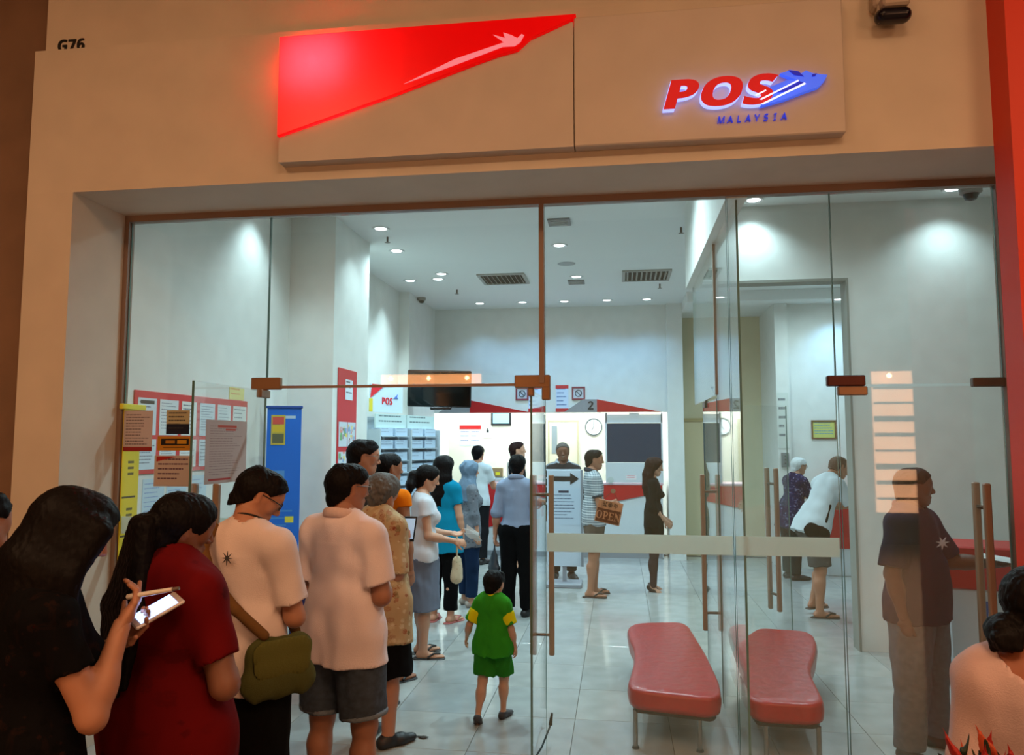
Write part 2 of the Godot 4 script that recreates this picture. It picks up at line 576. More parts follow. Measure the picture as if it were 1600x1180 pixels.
func setting() -> void:
	var paint := mottled("wall_paint", Color(0.87, 0.88, 0.86), 0.75, 0.02, 0.7, 3)
	var white := mat("ceiling_paint", Color(0.90, 0.91, 0.90), 0.85)
	var cream := mottled("facade_paint", Color(0.80, 0.76, 0.70), 0.72, 0.025, 0.5, 4)
	# floor of the shop: slab and big glazed tiles
	var fl := wall("floor", mat("floor_grout", Color(0.42, 0.42, 0.40), 0.8), -3.3, 4.7, -0.12, -0.012, -9.5, 0.5, "grey bedding under the glazed floor tiles")
	var tile := box(0.597, 0.012, 0.597, 0.0015)
	var tones := [Color(0.64, 0.655, 0.645), Color(0.62, 0.635, 0.63), Color(0.655, 0.665, 0.65)]
	var rng := RandomNumberGenerator.new()
	rng.seed = 11
	for ix in 13:
		for iz in 14:
			var k := rng.randi() % 3
			var m := mottled("floor_tile_glaze_%d" % k, tones[k], 0.13, 0.05, 0.8, 20 + k)
			part("tile", tile, m, fl, Vector3(-3.0 + ix * 0.6, -0.006, 0.2 - iz * 0.6) - fl.position)
	wall("floor", mat("mall_floor_stone", Color(0.45, 0.40, 0.34), 0.3), -9, 9, -0.12, -0.001, 0.5, 11, "polished stone floor of the mall outside")
	wall("ceiling", white, -3.3, 4.7, 3.95, 4.1, -7.6, 0.0, "plain white shop ceiling")
	wall("ceiling", white, -3.3, 0.9, 2.9, 3.0, -9.5, -7.76, "low white ceiling behind the counter")
	# left side
	wall("wall_left", paint, -3.4, -3.11, 0, 3.95, -9.5, 0.0, "pale painted left wall of the shop")
	wall("wall_left_pilaster", paint, -3.11, -2.66, 0, 3.95, -3.4, -2.4, "square pale pilaster on the left wall")
	wall("wall_left_return", paint, -3.11, -2.96, 0, 3.95, -7.6, -6.05, "shallow pale pier at the back of the left wall")
	# back: bulkhead above the counter, office behind, column, wall to the right
	wall("wall_back_bulkhead", paint, -3.11, 0.76, 2.26, 3.95, -7.75, -7.6, "wide pale bulkhead above the service counter")
	wall("wall_back", mottled("office_paint", Color(0.84, 0.84, 0.78), 0.7, 0.02, 0.6, 5), -3.3, 1.0, 0, 2.9, -9.5, -9.35, "cream back wall of the office behind the counter")
	wall("wall_back_column", paint, 0.76, 1.0, 0, 3.95, -9.4, -7.5, "white column at the right end of the counter")
	wall("wall_back_right", mottled("yellow_paint", Color(0.80, 0.78, 0.66), 0.7, 0.02, 0.6, 6), 1.0, 2.3, 0, 3.8, -8.2, -8.05, "pale yellow back wall right of the counter")
	wall("ceiling", white, 1.0, 4.7, 3.8, 3.95, -8.2, -6.6, "dropped ceiling strip at the back right")
	var d := wall("door_1", mat("cream_door", Color(0.80, 0.76, 0.62), 0.55), 1.04, 1.60, 0.0, 2.12, -8.05, -8.02, "cream door in the back wall right of the counter")
	for q in [[1.0, 1.04, 0.0, 2.17], [1.60, 1.64, 0.0, 2.17], [1.04, 1.60, 2.12, 2.17]]:
		var b := span(q[0], q[1], q[2], q[3], -8.06, -8.0)
		part("door_frame", b[0], mat("door_frame_tan", Color(0.66, 0.60, 0.42), 0.5), d, b[1] - d.position)
	part("door_handle", tube([Vector3(0.2, 0, 0.02), Vector3(0.2, 0, 0.06), Vector3(0.1, 0, 0.06)], 0.009, 8), mat("steel", Color(0.6, 0.6, 0.6), 0.25, 1.0), d)
	wall("wall_back_far_right", paint, 2.3, 4.7, 0, 3.8, -7.2, -7.0, "pale wall of the right-hand service bay")
	wall("wall_back_pier", paint, 2.26, 2.44, 0, 3.8, -8.2, -6.9, "narrow white pier in the right-hand service bay")
	wall("wall_right", paint, 4.5, 4.7, 0, 3.95, -7.2, 0.0, "pale right wall of the shop")
	# lobby: cross wall with the tall opening, header, beam over the glass partition
	wall("wall_lobby", paint, 2.05, 4.5, 0, 3.95, -2.78, -2.63, "pale cross wall of the lobby")
	wall("wall_lobby_header", paint, 0.75, 2.05, 3.26, 3.95, -2.78, -2.63, "pale header above the tall lobby opening")
	wall("trim_1", mat("opening_trim", Color(0.55, 0.56, 0.53), 0.6), 0.75, 2.05, 3.235, 3.26, -2.79, -2.62, "thin grey trim along the head of the lobby opening")
	wall("trim_2", mat("opening_trim", Color(0.55, 0.56, 0.53), 0.6), 2.03, 2.05, 0, 3.235, -2.79, -2.62, "thin grey trim along the side of the lobby opening")
	wall("wall_partition_beam", paint, 0.63, 0.75, 3.2, 3.95, -2.63, 0.0, "deep pale beam above the glass partition")
	# front: fascia, upper wall, left pier, neighbours
	wall("wall_front", cream, -3.42, 2.9, 3.245, 4.12, 0.0, 0.5, "cream fascia above the shop windows")
	var up := wall("wall_front_upper", cream, -3.42, 2.9, 4.12, 5.5, 0.0, 0.42, "cream wall set back above the fascia")
	part("unit_number", letters("G76", 0.072, 0.006), mat("unit_ink", Color(0.05, 0.045, 0.04), 0.5), up, Vector3(-3.25, 4.186, 0.424) - up.position)
	wall("wall_front_pier", cream, -3.42, -3.125, 0, 3.245, 0.0, 0.5, "cream pier left of the shop windows")
	wall("wall_front_neighbour", mottled("brown_paint", Color(0.52, 0.41, 0.33), 0.7, 0.05, 0.5, 8), -9, -3.42, 0, 5.5, 0.0, 0.22, "brown wall of the unit on the left")
	wall("wall_front_right", cream, 2.09, 9, 0, 5.5, 0.0, 0.45, "cream wall behind the orange pilaster")
	wall("wall_orange_pilaster", mat("orange_paint", Color(0.86, 0.20, 0.02), 0.5), 1.84, 2.9, 0, 5.5, 0.5, 0.67, "bright orange pilaster at the right edge of the shopfront")

func mall() -> void:
	var dark := mat("mall_wall_paint", Color(0.36, 0.27, 0.20), 0.7)
	wall("wall_mall_back", dark, -9, 9, 0, 5.5, 10.8, 11.0, "brown wall across the mall")
	wall("wall_mall_left", dark, -9.2, -9, 0, 5.5, 0.2, 11.0, "brown end wall of the mall on the left")
	wall("wall_mall_right", dark, 9, 9.2, 0, 5.5, 0.2, 11.0, "brown end wall of the mall on the right")
	wall("ceiling", mat("mall_ceiling_paint", Color(0.55, 0.45, 0.36), 0.85), -9.2, 9.2, 5.5, 5.65, 0.0, 11.0, "warm mall ceiling")
	for i in 6:
		var x: float = [-3.2, 0.9, 4.6][i % 3]
		var p := thing("ceiling_light", Vector3(x, 5.5, 3.6 if i < 3 else 5.6), 0, "square warm mall ceiling light panel, %s one of the row %s" % [["left", "middle", "right"][i % 3], "nearer the shop" if i < 3 else "farther from the shop"], "light", "mall ceiling lights")
		part("frame", box(1.5, 0.05, 1.5, 0.01), mat("light_frame", Color(0.6, 0.55, 0.5), 0.5), p, Vector3(0, -0.025, 0))
		part("light_panel", box(1.4, 0.02, 1.4), glow("mall_panel_glow", Color(1.0, 0.72, 0.45), 1.2), p, Vector3(0, -0.056, 0))
	# lit shops across the mall, which the glass mirrors
	for q in [[-3.6, 2.0, 2.55], [6.5, 4.0, 2.5]]:
		var left: bool = q[0] < 0
		var s := thing("shopfront", Vector3(q[0], 0, 10.8), PI, "warm lit shop window across the mall, %s one" % ("left" if left else "right"), "shopfront", "shops across the mall")
		part("lit_window", box(q[1], q[2], 0.05), glow("shop_window_glow", Color(1.0, 0.60, 0.30), 1.2), s, Vector3(0, 0.55 + q[2] / 2, 0.9))
		part("fascia", box(q[1] + 0.5, 0.5, 1.0, 0.02), mat("shop_fascia", Color(0.5, 0.3, 0.18), 0.6), s, Vector3(0, 0.85 + q[2], 0.5))
		part("plinth", box(q[1] + 0.5, 0.5, 1.0, 0.02), mat("shop_plinth", Color(0.3, 0.2, 0.14), 0.6), s, Vector3(0, 0.25, 0.5))
		for i in 8:
			part("shelf", box(q[1], 0.04 + 0.03 * (i % 3), 0.06), mat("shop_shelf", Color(0.35, 0.16, 0.07), 0.6), s, Vector3(0, 0.80 + i * 0.28, 1.02))
		for i in 7:
			part("lamp", lathe([[0.0, -0.05], [0.05, 0.0], [0.0, 0.05]], 10), glow("shop_lamp_glow", Color(1.0, 0.86, 0.66), 30.0), s, Vector3(-q[1] / 2 + 0.25 + i * (q[1] - 0.5) / 6.0, 0.46 + q[2] - 0.2 * (i % 3), 1.09))
# ---------------------------------------------------------------- signs on the fascia
func signs() -> void:
	var s := thing("shop_sign", Vector3(0, 0, 0.5), 0, "long cream sign panel with glowing red wedge and POS MALAYSIA lettering", "sign")
	var panel := mottled("sign_panel_paint", Color(0.78, 0.74, 0.70), 0.6, 0.02, 0.6, 14)
	var low := poly([-1.83, 3.325, -0.212, 3.325, -0.212, 4.0, -0.224, 4.0, -0.331, 3.956, -0.434, 3.916, -0.502, 3.857, -0.606, 3.835, -0.733, 3.797, -1.143, 3.664, -1.795, 3.474, -1.83, 3.464])
	part("panel", prism(low, 0.08), panel, s)
	part("panel", box(1.343, 0.70, 0.08, 0.006), panel, s, Vector3(0.4635, 3.675, 0.04))
	# red wedge: a shallow box with a translucent face, lit by a lamp inside its left end
	var tri := poly([-1.83, 4.030, -0.196, 4.030, -0.224, 4.004, -0.331, 3.96, -0.434, 3.92, -0.502, 3.861, -0.606, 3.839, -0.733, 3.801, -1.143, 3.668, -1.795, 3.478, -1.83, 3.468])
	var red := mat("sign_red_acrylic", Color(0.90, 0.02, 0.04), 0.25)
	red.backlight_enabled = true
	red.backlight = Color(1.0, 0.40, 0.46)
	red.emission_enabled = true
	red.emission = Color(0.92, 0.02, 0.03)
	red.emission_energy_multiplier = 0.40
	var face := part("wedge_face", prism(tri, 0.004), red, s, Vector3(0, 0, 0.10))
	var rim := PackedVector2Array(tri)
	for i in rim.size():
		var j := (i + 1) % rim.size()
		var a := Vector3(rim[i].x, rim[i].y, 0); var b := Vector3(rim[j].x, rim[j].y, 0)
		var mid := (a + b) / 2
		var e := part("wedge_edge", box(a.distance_to(b), 0.004, 0.098), red, face, Vector3(mid.x, mid.y, -0.05))
		e.rotation.z = atan2(b.y - a.y, b.x - a.x)
	var bird := poly([-0.633, 3.948, -0.57, 3.925, -0.578, 3.956, -0.535, 3.938, -0.503, 3.919, -0.48, 3.94, -0.467, 3.932, -0.487, 3.895, -0.518, 3.876, -0.581, 3.877, -0.789, 3.811, -1.117, 3.71, -0.835, 3.83, -0.575, 3.901])
	part("bird_emblem", prism(bird, 0.004), glow("bird_pink_glow", Color(0.95, 0.55, 0.62), 0.5), s, Vector3(0, 0, 0.1045))
	var l := area(Vector3(-1.63, 3.88, 0.508), Vector2(0.26, 0.2), Vector3(0, PI, 0), Color(1, 0.86, 0.84), 1.8)
	l.name = "sign_lamp_light"
	# lettering with glowing returns
	var lit := glow("letter_return_glow", Color(0.62, 0.68, 1.0), 1.3)
	var redface := glow("letter_red_face", Color(0.80, 0.02, 0.07), 0.40)
	var big := stretched(letters("POS", 0.142, 0.03, true, false, 0.19), 1.48)
	var bigf := stretched(letters("POS", 0.142, 0.004, true, false, 0.19), 1.48)
	var lg := part("pos_lettering", big, lit, s, Vector3(0.512, 3.544, 0.097))
	part("letter_face", bigf, redface, lg, Vector3(0.004, 0.004, 0.017))
	var birdb := poly([0.721, 3.468, 0.758, 3.559, 0.851, 3.593, 0.897, 3.592, 0.858, 3.612, 0.821, 3.631, 0.847, 3.637, 0.867, 3.646, 0.904, 3.637, 0.921, 3.623, 0.944, 3.638, 0.972, 3.622, 1.011, 3.613, 1.045, 3.608, 1.033, 3.584, 1.001, 3.549, 0.935, 3.529, 0.837, 3.495])
	part("blue_bird", prism(birdb, 0.03), glow("bird_blue_glow", Color(0.25, 0.40, 0.95), 0.75), s, Vector3(0, 0, 0.082))
	for q in [[0.775, 3.53, 0.9, 3.587, 0.933, 3.571, 0.855, 3.534], [0.859, 3.643, 0.907, 3.633, 0.932, 3.606, 0.886, 3.616], [0.972, 3.613, 0.995, 3.617, 0.986, 3.603, 0.971, 3.602]]:
		part("bird_shading", prism(poly(q), 0.004), glow("bird_deep_blue", Color(0.06, 0.12, 0.72), 0.5), s, Vector3(0, 0, 0.113))
	for q in [[0.694, 3.523, 0.747, 3.547, 0.749, 3.541, 0.701, 3.519], [0.716, 3.5, 0.903, 3.587, 0.905, 3.580, 0.725, 3.496], [0.721, 3.475, 0.933, 3.571, 0.939, 3.563, 0.734, 3.472]]:
		part("bird_streak", prism(poly(q), 0.004), glow("bird_white_streak", Color(0.85, 0.9, 1.0), 1.0), s, Vector3(0, 0, 0.119))
	var word := "MALAYSIA"
	for i in word.length():
		part("country_letter", letters(word[i], 0.034, 0.012, false, false, 0.15), glow("letter_blue_glow", Color(0.16, 0.24, 0.85), 0.5), s, Vector3(0.533 + i * 0.0435, 3.418 + 0.0 * i, 0.088))
	# small camera-like unit at the top right of the fascia
	var u := thing("wall_unit", Vector3(1.37, 3.90, 0.5), 0, "small cream wall unit with dark navy lens cover at top right of fascia", "security unit")
	var beige := mat("unit_beige", Color(0.70, 0.64, 0.58), 0.5)
	part("bracket", box(0.17, 0.20, 0.08, 0.012), beige, u, Vector3(0, 0.16, 0.04))
	part("housing", box(0.125, 0.06, 0.14, 0.01), beige, u, Vector3(0.0, 0.055, 0.08))
	part("cover", blob([bone(Vector3(-0.05, 0.0, 0.085), 0.036, Vector3(0.05, 0.0, 0.085), 0.036, 0.01, Vector3.BACK, 1.3)], 0.008), mat("unit_navy", Color(0.03, 0.03, 0.10), 0.25), u)
	part("stem", tube([Vector3(-0.062, 0.06, 0.08), Vector3(-0.07, 0.0, 0.085), Vector3(-0.06, -0.03, 0.085)], 0.008, 8), beige, u)

func stretched(m: Mesh, k: float) -> ArrayMesh:
	var st := SurfaceTool.new()
	st.create_from(m, 0)
	var arr := st.commit_to_arrays()
	var vs: PackedVector3Array = arr[Mesh.ARRAY_VERTEX]
	for i in vs.size(): vs[i].x *= k
	arr[Mesh.ARRAY_VERTEX] = vs
	var am := ArrayMesh.new()
	am.add_surface_from_arrays(Mesh.PRIMITIVE_TRIANGLES, arr)
	return am

# ---------------------------------------------------------------- glass front
func glass() -> StandardMaterial3D:
	var g := mat("clear_glass", Color(0.72, 0.86, 0.80, 0.05), 0.02)
	g.transparency = BaseMaterial3D.TRANSPARENCY_ALPHA
	return g

func pane(called: String, parent: Node3D, size: Vector3, at: Vector3) -> MeshInstance3D:
	var p := part(called, box(size.x, size.y, size.z), glass(), parent, at)
	var edge := mat("glass_edge_green", Color(0.30, 0.42, 0.38), 0.25)
	var along_x := size.x > size.z
	for s in [-1.0, 1.0]:   # the polished edges, which show dark green
		if along_x: part("edge", box(0.002, size.y, size.z * 1.02), edge, p, Vector3(s * size.x / 2, 0, 0))
		else: part("edge", box(size.x * 1.02, size.y, 0.003), edge, p, Vector3(0, 0, s * size.z / 2))
	return p

func pull_handle(parent: Node3D, at: Vector3, along: Vector3, y0: float, y1: float) -> void:   # a pair of flat timber-coloured bars on both faces, joined through the glass
	var wood := mat("handle_bronze", Color(0.56, 0.46, 0.38), 0.45, 0.1)
	for s in [-1.0, 1.0]:
		part("handle_bar", box(0.034, y1 - y0, 0.034, 0.006), wood, parent, at + along * 0.062 * s + Vector3(0, (y0 + y1) / 2, 0))
	for y in [y0 + 0.13, y1 - 0.13]:
		part("handle_standoff", tube([at - along * 0.05 + Vector3(0, y, 0), at + along * 0.05 + Vector3(0, y, 0)], 0.011, 8), mat("handle_steel", Color(0.45, 0.40, 0.36), 0.3, 0.8), parent)

func glazing() -> void:
	var bronze := mat("frame_bronze", Color(0.52, 0.43, 0.37), 0.45, 0.1)
	var patch := mat("patch_bronze", Color(0.56, 0.43, 0.32), 0.3, 0.35)
	var fr := wall("trim_3", bronze, -3.125, 2.09, 3.205, 3.245, -0.03, 0.03, "bronze rail along the head of the shop windows")
	var b := span(-3.125, -3.095, 0, 3.205, -0.03, 0.03)
	part("side_rail", b[0], bronze, fr, b[1] - fr.position)
	b = span(-0.452, -0.424, 2.14, 3.205, -0.03, 0.03)
	part("mullion", b[0], bronze, fr, b[1] - fr.position)
	b = span(-2.05, -0.47, 2.125, 2.14, -0.012, 0.012)
	part("transom_rail", b[0], bronze, fr, b[1] - fr.position)
	b = span(2.06, 2.09, 0, 3.205, -0.03, 0.03)
	part("side_rail", b[0], bronze, fr, b[1] - fr.position)
	var frost := mat("frosted_film", Color(0.74, 0.78, 0.76), 0.8)
	frost.backlight_enabled = true
	frost.backlight = Color(0.95, 1.0, 0.98)
	# fixed panes
	for q in [["window_1", -3.09, -2.147, 0.0, 3.2, "tall fixed pane left of the doors"], ["window_2", -2.14, -0.455, 2.142, 3.2, "wide pane above the open double doors"], ["window_3", -0.42, 0.628, 0.0, 3.2, "tall fixed pane right of the open doors"],
			["window_4", 0.636, 1.195, 0.0, 3.2, "narrow fixed pane right of the partition"], ["window_5", 1.2, 2.055, 2.115, 3.2, "pane above the closed right-hand door"]]:
		var n := Node3D.new()
		n.name = q[0]
		add_child(n)
		n.position = Vector3((q[1] + q[2]) / 2, q[3], 0)
		n.set_meta("kind", "structure")
		n.set_meta("label", q[5])
		pane("pane", n, Vector3(q[2] - q[1], q[4] - q[3], 0.012), Vector3(0, (q[4] - q[3]) / 2, 0))
		if q[3] == 0.0: part("frosted_band", box(q[2] - q[1] - 0.01, 0.105, 0.0015), frost, n, Vector3(0, 1.222 if q[1] > -1.0 else 1.28, -0.0075))
	# glass partition between hall and lobby, with a door in it
	var pt := Node3D.new()
	pt.name = "window_6"
	add_child(pt)
	pt.position = Vector3(0.69, 0, -1.3)
	pt.set_meta("kind", "structure")
	pt.set_meta("label", "glass partition between the hall and the lobby")
	pane("pane", pt, Vector3(0.012, 3.19, 1.0), Vector3(0, 1.6, 0.78))
	pane("pane", pt, Vector3(0.012, 1.07, 1.5), Vector3(0, 2.66, -0.5))
	part("jamb", box(0.03, 1.07, 0.03), bronze, pt, Vector3(0, 2.66, 0.27))
	var pd := thing("glass_door", Vector3(0.69, 0, -1.05), 0, "closed glass door in the partition beside the red benches", "door")
	pane("leaf", pd, Vector3(0.012, 2.08, 0.86), Vector3(0, 1.06, -0.45))
	part("patch_fitting", box(0.035, 0.05, 0.16, 0.005), mat("patch_dark", Color(0.22, 0.17, 0.14), 0.35, 0.6), pd, Vector3(0, 2.09, -0.72))
	part("closer_arm", tube([Vector3(0.0, 2.12, -0.72), Vector3(0.05, 2.16, -0.5), Vector3(0.0, 2.2, -0.3)], 0.007, 6), mat("closer_steel", Color(0.2, 0.2, 0.2), 0.3, 0.8), pd)
	pull_handle(pd, Vector3(0, 0, -0.5), Vector3(1, 0, 0), 0.39, 1.55)
	var pd2 := thing("glass_door", Vector3(0.80, 0, -1.98), deg_to_rad(24), "glass door standing ajar in the lobby beside the elderly man", "door")
	pane("leaf", pd2, Vector3(0.66, 2.08, 0.012), Vector3(0.33, 1.06, 0))
	pull_handle(pd2, Vector3(0.5, 0, 0), Vector3(0, 0, 1), 0.42, 1.58)
	# double doors: left leaf swung out to the mall, right leaf swung into the shop
	var ld := thing("glass_door", Vector3(-2.145, 0, 0.0), 0, "left glass door leaf swung outwards with a printed sheet taped on", "door")
	pane("leaf", ld, Vector3(0.012, 2.10, 0.80), Vector3(0, 1.06, 0.41))
	part("patch_fitting", box(0.19, 0.075, 0.04, 0.005), patch, ld, Vector3(0.0, 2.155, 0.0))
	part("patch_fitting", box(0.035, 0.05, 0.12, 0.005), patch, ld, Vector3(0, 2.09, 0.04))
	part("patch_fitting", box(0.035, 0.06, 0.14, 0.005), patch, ld, Vector3(0, 0.035, 0.07))
	pull_handle(ld, Vector3(0, 0, 0.66), Vector3(1, 0, 0), 0.42, 1.58)
	var rd := thing("glass_door", Vector3(-0.505, 0, 0.0), 0, "right glass door leaf swung inwards beside the walking boy", "door")
	pane("leaf", rd, Vector3(0.012, 2.08, 0.80), Vector3(0, 1.06, -0.41))
	part("patch_fitting", box(0.21, 0.075, 0.045, 0.006), patch, rd, Vector3(0.01, 2.15, 0.0))
	part("patch_fitting", box(0.05, 0.08, 0.045, 0.006), patch, rd, Vector3(0.09, 2.08, 0.0))
	part("patch_fitting", box(0.035, 0.05, 0.06, 0.005), patch, rd, Vector3(0, 2.09, -0.02))
	part("floor_fitting", box(0.16, 0.02, 0.05, 0.004), mat("floor_plate", Color(0.10, 0.13, 0.12), 0.4, 0.5), rd, Vector3(-0.12, 0.01, 0.0))
	pull_handle(rd, Vector3(0, 0, -0.62), Vector3(1, 0, 0), 0.42, 1.58)
	var hook := thing("door_hook", Vector3(-0.42, 0, -0.24), 0, "small dark door hook standing on the floor by the right leaf", "door hook")
	part("rod", tube([Vector3(-0.07, 0.01, 0.2), Vector3(-0.04, 0.04, 0.12), Vector3(0.0, 0.12, 0.0)], 0.006, 6), mat("hook_steel", Color(0.20, 0.21, 0.2), 0.35, 0.7), hook)
	part("hook_end", tube([Vector3(0, 0.12, 0), Vector3(0.004, 0.16, -0.01), Vector3(0.01, 0.19, -0.005)], 0.012, 8, 0.006), mat("hook_black", Color(0.04, 0.04, 0.04), 0.4), hook)
	# closed right-hand door
	var cd := thing("glass_door", Vector3(1.20, 0, 0.0), 0, "closed glass door at the right in front of the guard", "door")
	pane("leaf", cd, Vector3(0.845, 2.09, 0.012), Vector3(0.43, 1.055, 0))
	part("patch_fitting", box(0.2, 0.06, 0.045, 0.006), mat("patch_brown", Color(0.30, 0.11, 0.06), 0.4, 0.4), cd, Vector3(0.05, 2.135, 0))
	part("patch_fitting", box(0.155, 0.05, 0.045, 0.006), patch, cd, Vector3(0.08, 2.078, 0.006))
	part("patch_fitting", box(0.2, 0.05, 0.045, 0.006), mat("patch_grey", Color(0.40, 0.36, 0.32), 0.4, 0.4), cd, Vector3(0.80, 2.12, 0))
	pull_handle(cd, Vector3(0.72, 0, 0), Vector3(0, 0, 1), 0.42, 1.58)

# ---------------------------------------------------------------- ceiling fittings
func ceiling_fittings() -> void:
	var cool := Color(0.83, 0.97, 1.0)
	var bluish := Color(0.55, 0.80, 1.0)
	var ring := mat("downlight_ring", Color(0.85, 0.86, 0.86), 0.4)
	var bulb := glow("downlight_glow", Color(0.95, 1.0, 1.0), 6.0)
	var rows := [[-2.46, -3.74, 3.59, cool, "nearest the ceiling camera", 82], [-2.23, -4.96, 1.72, cool, "upper of the close pair at the left", 58], [-2.35, -5.26, 1.72, cool, "lower of the close pair at the left", 58], [-0.62, -3.75, 4.37, cool, "in the middle of the hall, front one", 82],
		[-0.52, -5.36, 4.37, cool, "beside the small square vent", 82], [-2.12, -7.08, 1.12, bluish, "in front of the bulkhead at the left", 56], [-1.45, -7.08, 1.12, bluish, "in front of the bulkhead, second from left", 56], [-0.8, -7.08, 1.12, bluish, "in front of the bulkhead at the middle", 56], [-0.15, -7.08, 1.12, bluish, "in front of the bulkhead, second from right", 56], [0.45, -7.08, 1.12, bluish, "in front of the bulkhead at the right", 56],
		[-2.84, -1.62, 1.60, cool, "over the noticeboard wall", 50], [-1.2, -1.4, 4.01, cool, "just inside the double doors", 82], [0.0, -1.4, 4.01, cool, "above the left red bench", 82], [1.22, -2.43, 1.12, cool, "in the lobby above the header", 64], [2.85, -2.36, 0.91, cool, "in the lobby at the right", 62], [1.9, -1.1, 2.64, cool, "in the middle of the lobby", 82],
		[-2.36, -2.85, 0.80, cool, "beside the left pilaster", 50], [1.5, -5.2, 3.42, cool, "beyond the lobby opening", 82], [2.9, -5.9, 3.27, cool, "in the right-hand service bay", 82], [3.1, -6.66, 1.45, bluish, "by the far wall of the right-hand bay", 56], [-2.74, -5.3, 1.45, cool, "over the form racks", 50]]
	for r in rows:
		var dl := thing("downlight", Vector3(r[0], (3.95 if r[1] > -6.6 or r[0] < 1.0 else 3.8), r[1]), 0, "round recessed white downlight " + r[4], "light", "recessed downlights")
		part("ring", lathe([[0.055, -0.002], [0.085, -0.012], [0.092, 0.0]], 20), ring, dl)
		part("lamp", lathe([[0.0, -0.007], [0.058, -0.005], [0.058, 0.0]], 20), bulb, dl)
		spot(Vector3(r[0], (3.925 if r[1] > -6.6 or r[0] < 1.0 else 3.775), r[1]), r[5], r[3], r[2])
	# air diffusers
	var vent := mat("vent_grey", Color(0.62, 0.62, 0.60), 0.5)
	for q in [[-1.48, -5.35, 0.62, "left"], [0.38, -5.4, 0.62, "right"]]:
		var v := thing("air_diffuser", Vector3(q[0], 3.95, q[1]), 0, "square slatted ceiling air diffuser, %s of the large pair" % q[3], "vent", "ceiling air diffusers")
		part("backing", box(q[2] - 0.04, 0.004, q[2] - 0.04), mat("vent_dark", Color(0.10, 0.10, 0.10), 0.8), v, Vector3(0, -0.004, 0))
		for s in [-1.0, 1.0]:
			part("frame", box(q[2], 0.02, 0.04), vent, v, Vector3(0, -0.01, s * (q[2] - 0.04) / 2))
			part("frame", box(0.04, 0.02, q[2] - 0.08), vent, v, Vector3(s * (q[2] - 0.04) / 2, -0.01, 0))
		for i in 9:
			part("slat", box(0.006, 0.03, q[2] - 0.08), vent, v, Vector3((i - 4) * 0.06, -0.018, 0), Vector3(0, 0, 0.5))
	for q in [[-0.54, -5.68, "behind a downlight"], [-0.55, -2.85, "near the front glass"]]:
		var v := thing("ceiling_grille", Vector3(q[0], 3.95, q[1]), 0, "small square ceiling grille " + q[2], "vent", "small ceiling grilles")
		part("frame", box(0.22, 0.02, 0.22, 0.004), mat("grille_grey", Color(0.50, 0.51, 0.52), 0.5), v, Vector3(0, -0.01, 0))
		for i in 4: part("slat", box(0.17, 0.006, 0.02), vent, v, Vector3(0, -0.022, (i - 1.5) * 0.042))
	var sp := thing("ceiling_speaker", Vector3(-0.6, 3.95, -4.63), 0, "round flush ceiling speaker behind the front downlight", "speaker")
	part("rim", lathe([[0.0, -0.006], [0.10, -0.006], [0.11, 0.0]], 24), mat("speaker_grey", Color(0.66, 0.67, 0.67), 0.6), sp)
	# sprinklers and cameras
	for q in [[-2.39, -3.17, "left front"], [-2.25, -5.99, "left rear"], [0.65, -3.23, "right front"], [0.585, -5.985, "right rear"]]:
		var s := thing("sprinkler", Vector3(q[0], 3.95, q[1]), 0, "small ceiling sprinkler head at the %s of the hall" % q[2], "sprinkler", "ceiling sprinklers")
		part("stem", tube([Vector3.ZERO, Vector3(0, -0.06, 0)], 0.011, 8), mat("sprinkler_metal", Color(0.40, 0.36, 0.33), 0.4, 0.6), s)
		part("deflector", lathe([[0.0, -0.062], [0.032, -0.060], [0.0, -0.055]], 12), mat("sprinkler_metal", Color(0.40, 0.36, 0.33), 0.4, 0.6), s)
	for q in [[-2.85, -3.3, "by the left pilaster"], [-2.9, -6.5, "by the back of the left wall"], [2.1, -0.35, "behind the glass at the top right corner"]]:
		var s := thing("dome_camera", Vector3(q[0], 3.95 if q[0] < 0 else 3.32, q[1]), 0, "small ceiling dome camera " + q[2], "camera", "dome cameras")
		part("base", lathe([[0.045, -0.05], [0.062, -0.04], [0.064, 0.0]], 18), mat("camera_grey", Color(0.52, 0.50, 0.48), 0.5), s)
		part("dome", lathe([[0.0, -0.09], [0.03, -0.082], [0.045, -0.05]], 18), mat("camera_dark", Color(0.05, 0.05, 0.05), 0.15), s)
		if q[0] > 0: part("drop_rod", tube([Vector3(0, 0, 0), Vector3(0, 0.63, 0)], 0.012, 8), mat("camera_grey", Color(0.52, 0.50, 0.48), 0.5), s)

